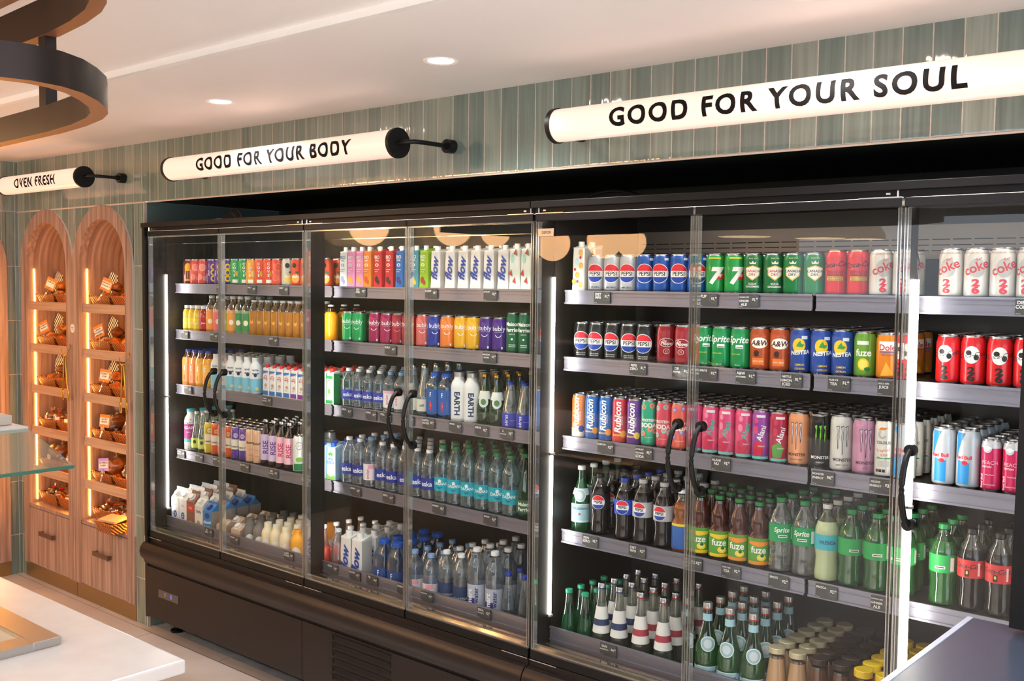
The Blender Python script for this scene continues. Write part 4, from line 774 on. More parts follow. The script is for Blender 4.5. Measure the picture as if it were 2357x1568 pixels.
def make_case(x0, x1, doors, segs, bays, lab, unit):
    t = tag(empty('refrigerated_display_case', (x0, 0, 0)), lab, 'drinks fridge', 'glass-fronted drinks fridges')
    P = lambda name, bm, m, par=t, **k: put(name, bm, m, par, (-x0 if par is t else 0, 0, 0), **k)
    XL = .03 if unit == 1 else .006
    bm = B(x0-XL, x1, .62, .66, .06, H0+.285); box(bm, x0-XL, x0-(.012 if unit == 1 else .0), .0, .66, .09, H0+.285); box(bm, x0-XL, x1, .03, .66, H0+.255, H0+.285); box(bm, x0-XL, x1, .02, .62, H0-1.40, H0-1.335)
    if unit == 2: box(bm, x1-.01, x1, 0, .66, .09, H0+.285)
    P('insulated_shell', bm, INNER)
    P('header_bar', box(B(x0-XL, x1, -.03, .0, H0+.258, H0+.281, bev=.002), x0-XL, x1, -.004, .05, H0+.24, H0+.258), CASEBAR)
    if unit == 1: P('end_frame', box(B(x0-.03, x0-.006, -.022, .03, H0-1.335, H0+.258), x0-.03, x0-.004, -.02, .6, .09, H0-1.335), BLACKM)
    pr = [(.03, -1.335), (-.004, -1.34), (-.006, -1.362), (-.03, -1.366), (-.046, -1.385), (-.052, -1.41), (-.046, -1.435), (-.028, -1.455), (-.022, -1.474), (.03, -1.474)]
    P('bumper', prism(bmesh.new(), [(a, H0+b) for a, b in pr], 'x', x0-XL, x1-.001), BROWNBLK, smooth=True)
    P('toe_recess', box(B(x0-XL+.001, x1, -.012, .0, H0-1.49, H0-1.474), x0-XL+.001, x1, .0, .02, .1, H0-1.474), mat('black gap', '#060505', .7))
    for a, b in zip([x0-XL]+[d for d in doors[2:-1:2]], [d for d in doors[2:-1:2]]+[x1]):
        bp = B(a+.0015, b-.0015, -.022, -.004, H0-1.75, H0-1.487, bev=.0015)
        p = P('lower_panel', bp, BROWNBLK)
        if abs(a-1.28) < .2 or a > 3.7:
            vx = 1.495 if a < 2 else a+.22
            for r in range(7):
                z = H0-1.50-r*.034; v = B(vx, vx+.355, -.0235, -.019, z-.019, z); box(v, vx-.012, vx, -.027, -.02, z-.02, z+.0, 1); box(v, vx, vx+.355, -.029, -.021, z-.0, z+.002, 1)
                put('vent_slot', v, [mat('black gap'), BROWNBLK], p)
        if a < 0:
            d = B(.105, .29, -.0245, -.02, H0-1.628, H0-1.588); F = Face(d, [mat('display bezel', '#5A5350', .3)], None, .0245, cx=0)
            F.text(.225, H0-1.607, '5', .028, '#2B4CFF'); d_ = put('temperature_display', d, F.mats, p)
            for m in F.mats:
                if '#2B4CFF' in m.name: m.node_tree.nodes['Principled BSDF'].inputs['Emission Color'].default_value = lin('#2B4CFF'); m.node_tree.nodes['Principled BSDF'].inputs['Emission Strength'].default_value = 3
            put('display_button', box(B(.165, .172, -.0255, -.024, H0-1.602, H0-1.598), .165, .172, -.0255, -.024, H0-1.612, H0-1.608), plastic('#D8D8D8'), p)
    lg = x0+.07
    while lg < x1:
        put('leveling_foot', lathe(bmesh.new(), [(.03, 0), (.032, .012), (.014, .02), (.014, .11)], 16, cx=lg-x0, cy=.1), BLACKM, t, smooth=True); lg += 1.1
    # air intake grille and bottom lip
    g = B(x0, x1-.005, .022, .085, H0-1.312, H0-1.302); n = int((x1-x0)/.012)-4
    for i in range(n): box(g, x0+.02+i*.012, x0+.026+i*.012, .035, .075, H0-1.303, H0-1.3012, 1)
    P('intake_grille', g, [mat('grille metal', '#8A7A6E', .35, .7), mat('grille slots', '#4A403A', .6)])
    P('inner_sill', box(B(x0, x1-.005, .008, .03, H0-1.30, H0-1.282), x0, x1-.005, .008, .012, H0-1.3, H0-1.29), clear('#D8CFC0', .25, .5, 1.5))
    # shelves
    for s in '12345':
        for a, b in segs:
            zt = H0+ZSH[s]; yf = .15 if s != '5' else .088; zr = zt+.004 if s != '5' else H0-1.24
            sh = P('shelf', B(a, b, yf+.006, .61, zt-.014, zt), mat('dark shelf steel', '#2A2624', .35, .5))
            hgt = .047
            rl = B(a, b, yf-.001, yf+.004, zr-hgt, zr); box(rl, a, b, yf-.005, yf+.001, zr-.006, zr+.001); box(rl, a, b, yf-.006, yf+.001, zr-hgt-.002, zr-hgt+.004); box(rl, a, b, yf-.003, yf+.001, zr-.019, zr-.016)
            if s == '5': box(rl, a, b, yf, yf+.006, zt-.01, zr)
            put('price_channel', rl, RAIL, sh)
            for bay in bays:
                for q in TAGS.get(bay+s, '').split():
                    x, wd, pc = q.split(':'); x = float(x)
                    if a < x-.034 and x+.034 < b+.03: price_tag(sh, x, wd, pc, yf-.0058, zr-.024)
    if unit == 2:
        bm = B(x0+.02, x1-.02, .6, .615, H0+.09, H0+.2); xx = x0+.04
        while xx < x1-.1:
            for z in (.115, .133, .151): box(bm, xx, xx+.055, .598, .602, H0+z, H0+z+.003, 1)
            xx += .065
        P('air_duct_panel', bm, [mat('warm grey duct', '#8C8078', .4, .5), mat('black gap')])
    else:
        P('canopy_trim', B(x0, x1-.01, .1, .105, H0+.176, H0+.179), clear('#F0E8E0', .5, .3))
    # mullions with their light strips
    LED = mat('white LED strip', '#FFF6EA', .5, emit=LEDS)
    for i in range(0, len(doors), 2):
        xd = doors[i]
        if xd > x1-.1: continue
        P('mullion', B(xd-.014 if i or unit == 1 else xd+.003, xd+.003 if i or unit == 1 else xd+.006, .024, .1, H0-1.30, H0+.24), CASEBAR)
        if abs(xd-1.28) < .1: xl = xd-.021
        else: xl = xd+.007
        for za, zb in ((-1.20, -.62), (-.61, .02)):
            P('light_strip', box(B(xl-.003, xl+.005, .088, .095, H0+za, H0+zb), xl-.003, xl+.006, .085, .104, H0+za-.008, H0+za, 1), [LED, plastic('#B8B0A8')])
        if i == 0 or unit == 2: P('lamp_wire', tube(bmesh.new(), [(xl, .09, H0+.02), (xl+.004, .09, H0+.07), (xl-.004, .085, H0+.11)], .0016, 6), BLACKM)
    P('canopy_lamp', B(x0+.02, x1-.03, .045, .06, H0+.226, H0+.232), mat('canopy LED', '#FFF1E0', .5, emit=CANO))
    # doors
    for i in range(len(doors)-1):
        a, b = doors[i]+.004, doors[i+1]-.004
        if b-a < .2: continue
        left = i % 2 == 0                                # handle on the right-hand side of even doors
        if unit == 2 and i >= 2: left = not left
        d = put('door', B(a, b, -.013, .012, H0+.214, H0+.238, bev=.0015), CASEBAR, t, (-x0, 0, 0))
        put('bottom_rail', B(a, b, -.012, .01, H0-1.334, H0-1.303, bev=.0015), BLACKM, d)
        put('glass_pane', B(a+.002, b-.002, -.004, .002, H0-1.303, H0+.214), DOORGLASS, d)
        e = bmesh.new()
        for xa in (a, b-.010):
            box(e, xa, xa+.0025, -.008, .012, H0-1.30, H0+.212); box(e, xa+.0075, xa+.010, -.006, .014, H0-1.30, H0+.212)
        box(e, a, b, -.006, .01, H0-1.303, H0-1.296)
        if unit == 1: box(e, a, b, -.006, .008, H0+.207, H0+.212)
        put('edge_seal', e, PVC, d)
        hx = (b-.038) if left else (a+.038)
        h = tube(bmesh.new(), arc((hx, -.02, H0-.437), (hx, -.02, H0-.638), (-.004, -.042, 0), 14), .0082, 12)
        for z in (-.437, -.638): cyl(h, (hx, -.004, H0+z), (hx, -.022, H0+z), .0165, 18)
        put('handle', h, BLACKM, d, smooth=True)
        hb = (a, a+.12) if left else (b-.12, b)
        c = B(hb[0], hb[1], -.01, -.002, H0+.2385, H0+.2415); px = hb[0]+.012 if left else hb[1]-.012
        cyl(c, (px, -.008, H0+.24), (px, -.008, H0+.258), .003, 8); box(c, px+(.02 if left else -.032), px+(.032 if left else -.02), -.01, -.004, H0+.247, H0+.252)
        put('top_hinge', c, CHROME, d)
        put('bottom_hinge', B(hb[0], hb[1], -.016, -.0125, H0-1.338, H0-1.335), CHROME, d)
    return t
LEDS, CANO = 22, 13
make_case(0, 2.556, [0, .64, 1.28, 1.92, 2.56], [(.005, 1.272), (1.288, 2.55)], 'AB', 'dark brown glass-doored drinks fridge on the left, with four doors', 1)
make_case(2.566, 5.2, [2.564, 3.2, 3.84, 4.48, 5.12], [(2.578, 3.518), (3.53, 4.46), (4.47, 5.19)], 'C', 'dark glass-doored drinks fridge on the right, nearest the viewer', 2)
bd = B(2.575, 2.645, -.0075, -.0042, H0+.160, H0+.187, bev=.001); F = Face(bd, [STEEL], None, .0075, cx=2.61); F.text(.004, H0+.1735, 'DEFOR', .013, '#3A3634', bold=.02)
tag(put('maker_badge', bd, F.mats), 'small brushed metal badge at the corner of the third glass door pair', 'badge')

# ------------------------------------------------------------------ stocking the shelves
ORD = ['first', 'second', 'third', 'fourth', 'fifth', 'sixth', 'seventh', 'eighth', 'ninth', 'tenth']
SHN = {'1': 'top shelf', '2': 'second shelf', '3': 'third shelf', '4': 'fourth shelf', '5': 'bottom shelf'}
BAY = {'A': 'left bay', 'B': 'middle bay', 'C': 'right bay', 'E': 'far-right bay'}
NROW = {'A1': 2, 'A2': 3, 'A3': 4, 'A4': 4, 'A5': 4, 'B1': 2, 'B2': 4, 'B3': 4, 'B4': 4, 'B5': 4, 'C1': 2, 'C2': 5, 'C3': 6, 'C4': 4, 'C5': 4, 'E1': 2, 'E2': 4, 'E3': 5, 'E4': 3}
TURN = {'A': .42, 'B': .26, 'C': .08, 'E': -.18}
proto = {}
def noun(k_, look, cat):
    for w_, n_ in (('cola', 'cola'), ('energy', 'energy_drink'), ('kombucha', 'kombucha'), ('iced tea', 'iced_tea'), ('sparkling water', 'sparkling_water'), ('mineral water', 'mineral_water'), ('protein', 'protein_drink'), ('sports', 'sports_drink'), ('coconut water', 'coconut_water'), ('water', 'water'), ('juice', 'juice'), ('milk', 'milk'), ('shake', 'milkshake'), ('coffee', 'coffee'), ('almond', 'almond_drink'), ('oat', 'oat_drink'), ('cream', 'cream'), ('jar', 'coffee'), ('glass', 'glass')):
        if w_ in look: return n_+'_'+('jar' if ' jar' in look else cat)
    return ('soda_' if cat == 'can' else 'soft_drink_')+cat
def dup(o, parent=None):
    c = o.copy(); COL.objects.link(c)
    if parent: c.parent = parent
    for ch in o.children: dup(ch, c)
    return c
def stock():
    rnd = random.Random(11)
    for sk, row in LAY.items():
        bay, s = sk; items = [(q.split(':')[0], float(q.split(':')[1])) for q in row.split()]
        tot = {}; seen = {}
        for k_, x in items: tot[k_] = tot.get(k_, 0)+1
        for k_, x in items:
            look, cat, R, fn = K[k_]; seen[k_] = seen.get(k_, 0)+1
            y = (.163 if s != '5' else .103)+R+rnd.uniform(0, .004)
            for r in range(NROW[sk] if k_[0] != 'j' else 6):
                yy = y+r*(2*R+.004)
                if yy+R > .595: break
                j1, j2 = rnd.uniform(-1, 1), rnd.uniform(-1, 1)
                if r and '%s%s%d%d' % (sk, k_, seen[k_], r) in SKIP: continue
                if k_ in proto: o = dup(proto[k_])
                else:
                    o = fn(); proto[k_] = o; o.name = noun(k_, look, cat)
                jx = j1*.0006
                o.location = (x+jx, yy, H0+ZSH[s]+.0005)
                flat = cat == 'carton' or k_ in ('amb', 'orb', 'ory', 'fij', 'fiL')
                o.rotation_euler.z = j2*.015 if flat else TURN[bay]+j2*.22
                if cat == 'carton' or k_ in ('fij', 'fiL'): o.rotation_euler.z = .0
                rn = 'front-row' if r == 0 else ORD[r]+'-row'
                nth = (' %s of %s' % (ORD[seen[k_]-1], ['', 'one', 'two', 'three', 'four', 'five', 'six', 'seven', 'eight', 'nine', 'ten'][tot[k_]])) if tot[k_] > 1 else ''
                tag(o, '%s, %s%s, %s, %s' % (look, rn, nth, SHN[s], BAY[bay]), cat, '%s on the %s of the %s' % (look.split(' with')[0].split(' in ')[0]+'s', SHN[s], BAY[bay]))
SKIP = set('''A1mug11 A1pink11 A1pink21 A1grape11 A1grape21 A1grape31 A1coveg11 A1coveg21 A1coveo11 A1cover11 A1cover21 A1coral11 A1dlemon11 A1dorange11 A1dorange21 A2amb72 A2amb81 A3prb43 A3prv12 A3prv21 A3prv22 A4pch21 A4pch22 A4pch23 A4rip13 B1bim11 B1mel21 B1cit11 B2bp13 B2bp22 B2bp23 B2per13 B2per22 B2per23 B2roy11 B2roy12 B2roy13 B3aer13 B3aer22 B3aer23 B3pcl11 B3pcl12 B3pcl13 B3icl11 B3icl12 B3icl13 B4das63 B4peL12 B4peL13 B4pel11 B4pel12 B4pel13 B4pel21 B4pel22 B4pel23 B5spk13 B5spk22 B5spk23 C1pdiet11 C1pdiet21 C1pblue11 C1pblue21 C1pblue31 C1seven11 C1tonic21 C1czc21 E1dcoke11 E1dcoke41 E1dcoke51 E2coke41 E2coke42 E2coke43 E3rp23 E3rp24 E3rr11 E3rr12 E3rr13 E3rr14 E4czb31 E4czb32'''.split())
stock()

# ------------------------------------------------------------------ lit tube signs
def tube_sign(x0, x1, y, zc, text, tx, size, lab, arms):
    t = tag(empty('tube_sign', ((x0+x1)/2, y, zc)), lab, 'sign', 'lit tube signs on the tile wall'); cx = (x0+x1)/2
    bm = bmesh.new(); R = .052
    cyl(bm, (x0-cx, 0, 0), (x1-cx, 0, 0), R, 48)
    put('opal_tube', bm, mat('lit opal tube', '#FFD9C8', .25, emit=SIGN, coat=.3), t, smooth=True)
    lb = bmesh.new(); V, Fc = glyphs(text, .036, 0, 1.25)
    wdt = max(v[0] for v in V)-min(v[0] for v in V); kx = (tx[1]-tx[0])/wdt; mid = (tx[0]+tx[1])/2-cx; my = .36
    b2 = bmesh.new(); vs = [b2.verts.new((v[0]*kx+mid, (v[1]-my)*size, 0)) for v in V]
    for f in Fc:
        try: b2.faces.new([vs[i] for i in f])
        except ValueError: pass
    for k in range(-6, 7): bmesh.ops.bisect_plane(b2, geom=b2.verts[:]+b2.edges[:]+b2.faces[:], plane_co=(0, k*.006, 0), plane_no=(0, 1, 0))
    for v in b2.verts:
        a = v.co.y/R; v.co = Vector((v.co.x, -(R+.0014)*math.cos(a), (R+.0014)*math.sin(a)))
    bmesh.ops.recalc_face_normals(b2, faces=b2.faces); put('lettering', b2, mat('black lettering', '#14110F', .7, spec=.15), t); lb.free()
    for xe, d in ((x0, -1), (x1, 1)):
        if d == 1 and not arms[1]: pass
        c = cyl(bmesh.new(), (xe-cx, 0, 0), (xe-cx+d*.016, 0, 0), R+.0035, 40); put('end_cap', c, BLACKM, t, smooth=True)
        e = xe-cx+d*.016
        pts = [(e, 0, 0), (e+d*.03, .004, .002), (e+d*.052, .03, .004), (e+d*.058, .07, .004), (e+d*.058, .04-y-.0, .004)]
        a = tube(bmesh.new(), pts, .0085, 12); cyl(a, (e+d*.058, .04-y-.035, .004), (e+d*.058, .04-y, .004), .026, 24); cyl(a, (e+d*.058, .04-y-.05, .004), (e+d*.058, .04-y-.03, .004), .013, 16)
        put('wall_bracket', a, BLACKM, t, smooth=True)
SIGN = .33
tube_sign(.53, 2.04, -.18, H0+.505, 'GOOD FOR YOUR BODY', (.80, 1.84), .076, 'lit white tube sign lettered GOOD FOR YOUR BODY', (1, 1))
tube_sign(2.80, 4.42, -.18, H0+.50, 'GOOD FOR YOUR SOUL', (3.03, 4.06), .076, 'lit white tube sign lettered GOOD FOR YOUR SOUL', (1, 1))
tube_sign(-1.30, -.385, -.15, H0+.525, 'OVEN FRESH', (-1.08, -.60), .072, 'lit white tube sign lettered OVEN FRESH', (1, 1))

# ------------------------------------------------------------------ arched bread cabinets
def arch_pts(r, xh, z0, n=28):
    return [(-xh, z0)]+[(-r*math.cos(PI*i/n), ZS+r*math.sin(PI*i/n)) for i in range(n+1)]+[(xh, z0)]
LV = [-.147, -.402, -.652, -.905, -1.15]                  # shelf edges, top down
def arched_cabinet(loc, rotz, lab):
    t = tag(empty('arched_bread_cabinet', loc, rotz), lab, 'bread cabinet', 'arched walnut bread cabinets')
    zi = H0-1.385; A = arch_pts(AR, AR, zi); I = arch_pts(.252, .252, zi); bm = bmesh.new(); n = len(A)
    ya, yb = -.005, .039
    vv = {}
    def V(p, y):
        k = (round(p[0], 5), y, round(p[1], 5))
        if k not in vv: vv[k] = bm.verts.new((p[0], y, p[1]))
        return vv[k]
    for i in range(n-1):
        for q in ((V(A[i], ya), V(A[i+1], ya), V(I[i+1], ya), V(I[i], ya)), (V(A[i], ya), V(A[i], yb), V(A[i+1], yb), V(A[i+1], ya)), (V(I[i], ya), V(I[i+1], ya), V(I[i+1], yb), V(I[i], yb)), (V(A[i], yb), V(I[i], yb), V(I[i+1], yb), V(A[i+1], yb))):
            try: bm.faces.new(q)
            except ValueError: pass
    bmesh.ops.recalc_face_normals(bm, faces=bm.faces)
    box(bm, -AR, -.262, ya, yb, .09, zi); box(bm, .262, AR, ya, yb, .09, zi)
    put('face_frame', bm, WOOD, t)
    put('edge_trim', _arch_edge(A, -.0045, .039), mat('cream edge bead', '#E3D6C8', .4), t)
    # niche: lining, back, shelves
    bm = bmesh.new()
    for i in range(n-1): bm.faces.new([bm.verts.new((p[0]*1.0, y, p[1])) for p, y in ((I[i], .039), (I[i+1], .039), (I[i+1], .33), (I[i], .33))])
    bmesh.ops.recalc_face_normals(bm, faces=bm.faces)
    put('niche_lining', bm, WOODN, t); put('niche_back', B(-.26, .26, .331, .345, zi-.02, ZS+.26), WOOD, t); put('niche_floor', B(-.262, .262, .0, .33, zi-.02, zi), WOOD, t)
    for z in LV:
        s = put('shelf', B(-.25, .25, .03, .325, H0+z-.03, H0+z-.008), WOOD, t)
        put('shelf_lip', prism(bmesh.new(), [(.012, H0+z-.05), (.03, H0+z-.052), (.03, H0+z), (.018, H0+z)], 'x', -.25, .25), WOODL, s)
    f = put('door', B(-.259, .259, -.006, .03, .098, zi-.024, bev=.0015), WOOD, t)
    hd = B(-.085, .085, -.03, -.024, zi-.17, zi-.145); box(hd, -.085, -.07, -.026, -.004, zi-.168, zi-.147); box(hd, .07, .085, -.026, -.004, zi-.168, zi-.147)
    put('handle', hd, mat('brown bar handle', '#7A6152', .35, .5), f)
    put('kickplate', B(-AR, AR, .004, .03, 0, .09), mat('brass kickplate', '#A98C60', .3, .8), t)
    st = bmesh.new()
    put('warm_light_strip', B(-.250, -.2475, .041, .046, zi+.02, ZS-.02), mat('warm LED strip', '#FFB858', .5, emit=WARM), t)
    put('warm_light_strip', B(.240, .250, .041, .055, zi+.02, ZS-.02), mat('warm LED strip, bright', '#FFA63C', .5, emit=WARM*3), t)
    return t
def _arch_edge(A, ya, yb):
    bm = bmesh.new(); n = len(A)
    for i in range(n-1):
        c = [(A[i], 1.0), (A[i+1], 1.0)]
        q = []
        for (p, k) in c: q.append((p[0]*1.004, p[1]+.0015))
        bm.faces.new([bm.verts.new((q[0][0], ya, q[0][1])), bm.verts.new((q[1][0], ya, q[1][1])), bm.verts.new((q[1][0], yb, q[1][1])), bm.verts.new((q[0][0], yb, q[0][1]))])
    return bm
WARM = 20
arched_cabinet((-.5525, .033, 0), 0, 'arched walnut bread cabinet next to the fridge, ringed light inside')
arched_cabinet((-1.213, .033, 0), 0, 'arched walnut bread cabinet in the corner, behind the glass guard')
arched_cabinet((-1.593, -.36, 0), PI/2, 'arched walnut bread cabinet on the side wall, mostly out of view')

WICK = mat('woven rattan', '#B5601E', .4, coat=.3)
def _w():
    m, N, L, p = nodes('woven rattan'); tc = N.new('ShaderNodeTexCoord'); wv = N.new('ShaderNodeTexWave'); wv.inputs['Scale'].default_value = 28; wv.inputs['Distortion'].default_value = 3
    wv.bands_direction = 'DIAGONAL'; L.new(tc.outputs['Object'], wv.inputs['Vector']); cr = N.new('ShaderNodeValToRGB'); cr.color_ramp.elements[0].color = lin('#7A360E'); cr.color_ramp.elements[1].color = lin('#CE7424')
    L.new(wv.outputs['Fac'], cr.inputs[0]); L.new(cr.outputs[0], p.inputs['Base Color']); b = N.new('ShaderNodeBump'); b.inputs['Distance'].default_value = .004; L.new(wv.outputs['Fac'], b.inputs['Height']); L.new(b.outputs[0], p.inputs['Normal'])
_w()
def crust(key, a, b, sc=30):
    m, N, L, p = nodes(key); tc = N.new('ShaderNodeTexCoord'); no = N.new('ShaderNodeTexNoise'); no.inputs['Scale'].default_value = sc; no.inputs['Detail'].default_value = 4
    cr = N.new('ShaderNodeValToRGB'); cr.color_ramp.elements[0].position = .35; cr.color_ramp.elements[1].position = .65; cr.color_ramp.elements[0].color = lin(a); cr.color_ramp.elements[1].color = lin(b)
    L.new(tc.outputs['Object'], no.inputs['Vector']); L.new(no.outputs['Fac'], cr.inputs[0]); L.new(cr.outputs[0], p.inputs['Base Color']); p.inputs['Roughness'].default_value = .45; return m
CRU = [crust('golden crust', '#8A4216', '#D88A38'), crust('dark crust', '#4A2412', '#9A5424'), crust('speckled crust', '#5A2A18', '#E0A050', 60)]
def checker():
    m, N, L, p = nodes('checkered paper'); tc = N.new('ShaderNodeTexCoord'); c = N.new('ShaderNodeTexChecker'); c.inputs['Scale'].default_value = 75
    c.inputs[1].default_value = lin('#F1EAD8'); c.inputs[2].default_value = lin('#2E3A2E'); L.new(tc.outputs['Object'], c.inputs[0]); L.new(c.outputs[0], p.inputs['Base Color']); p.inputs['Roughness'].default_value = .7; return m
CHK = checker()
FOIL = clear('#F6ECDC', .16, .55, 1.2); FOIL.node_tree.nodes['Glossy BSDF'].inputs['Roughness'].default_value = .18
def lump(bm, c, r, seed, mi=0, amp=.18, sub=2):
    rr = random.Random(seed); v0 = len(bm.verts)
    g = bmesh.ops.create_icosphere(bm, subdivisions=sub, radius=1)
    ph = [rr.uniform(0, 6.28) for _ in range(6)]
    for v in g['verts']:
        p = v.co; k = 1+amp*(math.sin(4*p.x+ph[0])*math.sin(3*p.y+ph[1])+.6*math.sin(7*p.z+ph[2]+2*p.x)+.4*math.sin(11*p.y+ph[3]))/1.6
        v.co = Vector((c[0]+p.x*r[0]*k, c[1]+p.y*r[1]*k, c[2]+p.z*r[2]*k))
    for f in bm.faces:
        if f.verts[0] in g['verts']: pass
    return bm
def basket(lab, w=.2, d=.2, h=.035):
    bm = bmesh.new(); t = .006
    def ring(a, b, z): return [bm.verts.new((x, y, z)) for x, y in ((-a, -b), (a, -b), (a, b), (-a, b))]
    O0, O1, O2 = ring(w/2*.86, d/2*.86, 0), ring(w/2, d/2, h), ring(w/2-t, d/2-t, h); I0 = ring(w/2*.86-t, d/2*.86-t, t)
    for p, q in ((O0, O1), (O1, O2), (O2, I0)):
        for i in range(4): bm.faces.new((p[i], p[(i+1) % 4], q[(i+1) % 4], q[i]))
    bm.faces.new(O0[::-1]); bm.faces.new(I0)
    o = put('wicker_basket', bm, WICK); tag(o, lab, 'basket', 'rattan baskets in the bread cabinets')
    put('rim', tube(bmesh.new(), [(-w/2, -d/2, h), (w/2, -d/2, h), (w/2, d/2, h), (-w/2, d/2, h), (-w/2, -d/2, h)], .006, 8), WICK, o, smooth=True)
    return o
def pastry(k):
    o = put('pastry', lump(bmesh.new(), (0, 0, .036), (.039, .033, .028), 40+k, amp=.2, sub=3), CRU[k % 3], smooth=True); return o
def bagged(k, small):
    s = .7 if small else 1.0
    o = put('bagged_bread', lump(bmesh.new(), (0, 0, .05*s), (.05*s, .05*s, .048*s), 70+k, amp=.1, sub=3), CRU[k % 3], smooth=True)
    b = lump(bmesh.new(), (0, 0, .058*s), (.058*s, .058*s, .058*s), 90+k, amp=.16, sub=3)
    cyl(b, (0, 0, .11*s), (0, 0, .15*s), .006, 10, r2=.024*s); put('clear_bag', b, FOIL, o)
    if small: put('tie', lathe(bmesh.new(), [(.008, .112*s), (.012, .118*s), (.008, .124*s)], 12), plastic('#D8202A'), o)
    put('sticker', B(-.018, .006, -.061*s, -.058*s, .03, .055), label('#EDEBE8'), o)
    return o
def card(c1, lines, lab, tilt=0):
    t = put('price_card', B(-.035, .035, -.001, .001, .045, .115), label(c1)); F = Face(bmesh.new(), [], None, .001)
    bm = bmesh.new(); F = Face(bm, [], None, .001)
    F.rect(-.03, .06, .03, .098, '#F4E9DC')
    for i, q in enumerate(lines): F.text(0, .09-.015*i, q, .013, '#3A1E14', bold=.03)
    put('card_print', bm, F.mats, t)
    put('clip_stand', tube(bmesh.new(), [(0, .002, .06), (0, -.002, .04), (.004, -.016, .02), (.0, -.02, -.012)], .004, 8), clear('#F4F0F0', .3, .6, 1), t, smooth=True)
    return tag(t, lab, 'price card', 'orange price cards on the bread shelves')
LVN = ['top', 'second', 'third', 'fourth', 'fifth', 'lowest']
CARDS = {(0, 0): ('BANANA', 'WALNUT'), (0, 1): ('LEMON', 'CRANBERRY', 'MUFFIN'), (0, 2): ('CARROT', 'LOAF'), (0, 3): ('SLICED', 'BREAD'), (0, 4): ('OATMEAL', 'RAISIN'), (1, 0): ('ALMOND',), (1, 1): ('BLUEBERRY', 'MUFFIN')}
pp, bb = {}, {}
for ci, (cx, cname) in enumerate(((-.5525, 'cabinet by the fridge'), (-1.213, 'corner cabinet'))):
    for li in range(6):
        z = H0+(LV[li]-.007 if li < 5 else -1.383); up = 0
        for s, (dx, wd) in enumerate(((-.119, .218), (.115, .218))):
            side = 'left' if s == 0 else 'right'
            k = basket('rattan basket on the %s shelf, %s side, %s' % (LVN[li], side, cname), wd, .22, .05 if li < 5 else .065)
            k.location = (cx+dx, .188, z)
            bread = li >= 3 or (ci == 1 and li >= 3)
            for j in range(5 if not bread else (1 if li in (3, 4) and ci == 0 or (li == 4) else 4)):
                key = (ci+li*2+j+s) % 5
                small = not (li in (3, 4) and ci == 0 or li == 4)
                if not bread:
                    if key not in pp: o = pp[key] = pastry(key)
                    else: o = pp[key].copy(); COL.objects.link(o)
                    o.location = (cx+dx+(-.044, .044, -.04, .042, 0)[j], .145+(0, .005, .085, .085, .04)[j], z+.008+(.0, .0, 0, 0, .056)[j]); o.rotation_euler.z = (j*1.3+s+li) % 3
                    tag(o, 'brown pastry, %s in the %s basket, %s shelf, %s' % (('front left', 'front right', 'back left', 'back right', 'on top')[j], side, LVN[li], cname), 'pastry', 'pastries in the bread cabinets')
                else:
                    kk = (key % 3, small)
                    if kk not in bb: o = bb[kk] = bagged(key % 3, small)
                    else: o = dup(bb[kk])
                    if small: o.location = (cx+dx+(-.045, .045, -.045, .045)[j], .14+(0, 0, .095, .095)[j], z+.014); w_ = ('front left', 'front right', 'back left', 'back right')[j]
                    else: o.location = (cx+dx, .183, z+.012); o.scale = (1.5, 1.5, 1.2); w_ = 'alone'
                    o.rotation_euler.z = (j*.9+s*.5) % 1.0
                    tag(o, 'bread in clear bag, %s in the %s basket, %s shelf, %s' % (w_, side, LVN[li], cname), 'bagged bread', 'bagged bread in the cabinets')
        if li < 3:
            q = put('checkered_paper', prism(bmesh.new(), [(-.055, -.055), (.06, -.055), (.065, .10), (.0, .125), (-.05, .07)], 'y', 0, .001), CHK); q.location = (cx-.18, .187, z+.066)
            tag(q, 'green checkered paper standing behind the pastries, %s shelf, %s' % (LVN[li], cname), 'paper', 'checkered papers in the bread cabinets')
        if (ci, li) in CARDS:
            cc = card('#E8862A' if (ci, li) != (0, 4) else '#B59AE0', CARDS[(ci, li)], 'small card lettered %s on the %s shelf edge, %s' % (CARDS[(ci, li)][0], LVN[li], cname))
            cc.location = (cx-.01, .035, z+.04); cc.rotation_euler = (-.12, (.35, -.4, .1, .05, -.1)[li], .35)
def tongs(x, z, lab):
    bm = bmesh.new()
    for s in (-1, 1):
        tube(bm, [(x+s*.004, -.03, z), (x+s*.012, -.032, z-.06), (x+s*.022, -.032, z-.16), (x+s*.03, -.03, z-.21)], [.004, .0045, .0045, .004], 8)
        lump(bm, (x+s*.032, -.03, z-.235), (.013, .005, .032), 5, amp=.03, sub=2)
    box(bm, x-.012, x+.012, -.036, -.026, z-.012, z)
    o = put('serving_tongs', bm, BRASS, None, (0, .033, 0), smooth=True); tag(o, lab, 'tongs', 'brass tongs hanging on the cabinets')
    hk = tube(bmesh.new(), [(x+.02, -.007, z+.05), (x+.02, -.012, z+.035), (x+.018, -.03, z+.0), (x, -.04, z-.008), (x-.02, -.04, z+.008), (x-.028, -.036, z+.03)], .0022, 8); cyl(hk, (x+.02, -.006, z+.05), (x+.02, -.012, z+.05), .007, 12)
    h = put('wall_hook', hk, mat('pale brass hook', '#D8B070', .25, 1), None, (0, .033, 0), smooth=True); tag(h, lab.replace('tongs', 'hook holding tongs'), 'hook', 'brass hooks on the cabinets')
tongs(-.275, H0-.455, 'brass tongs hanging at the right edge of the cabinet by the fridge')
tongs(-.93, H0-.44, 'brass tongs hanging between the two facing bread cabinets')
st = lathe(bmesh.new(), [(0, 0), (.026, 0), (.026, .001), (0, .001)], 32, cap=False); 
for v in st.verts: v.co = Vector((v.co.x, -v.co.z, v.co.y))
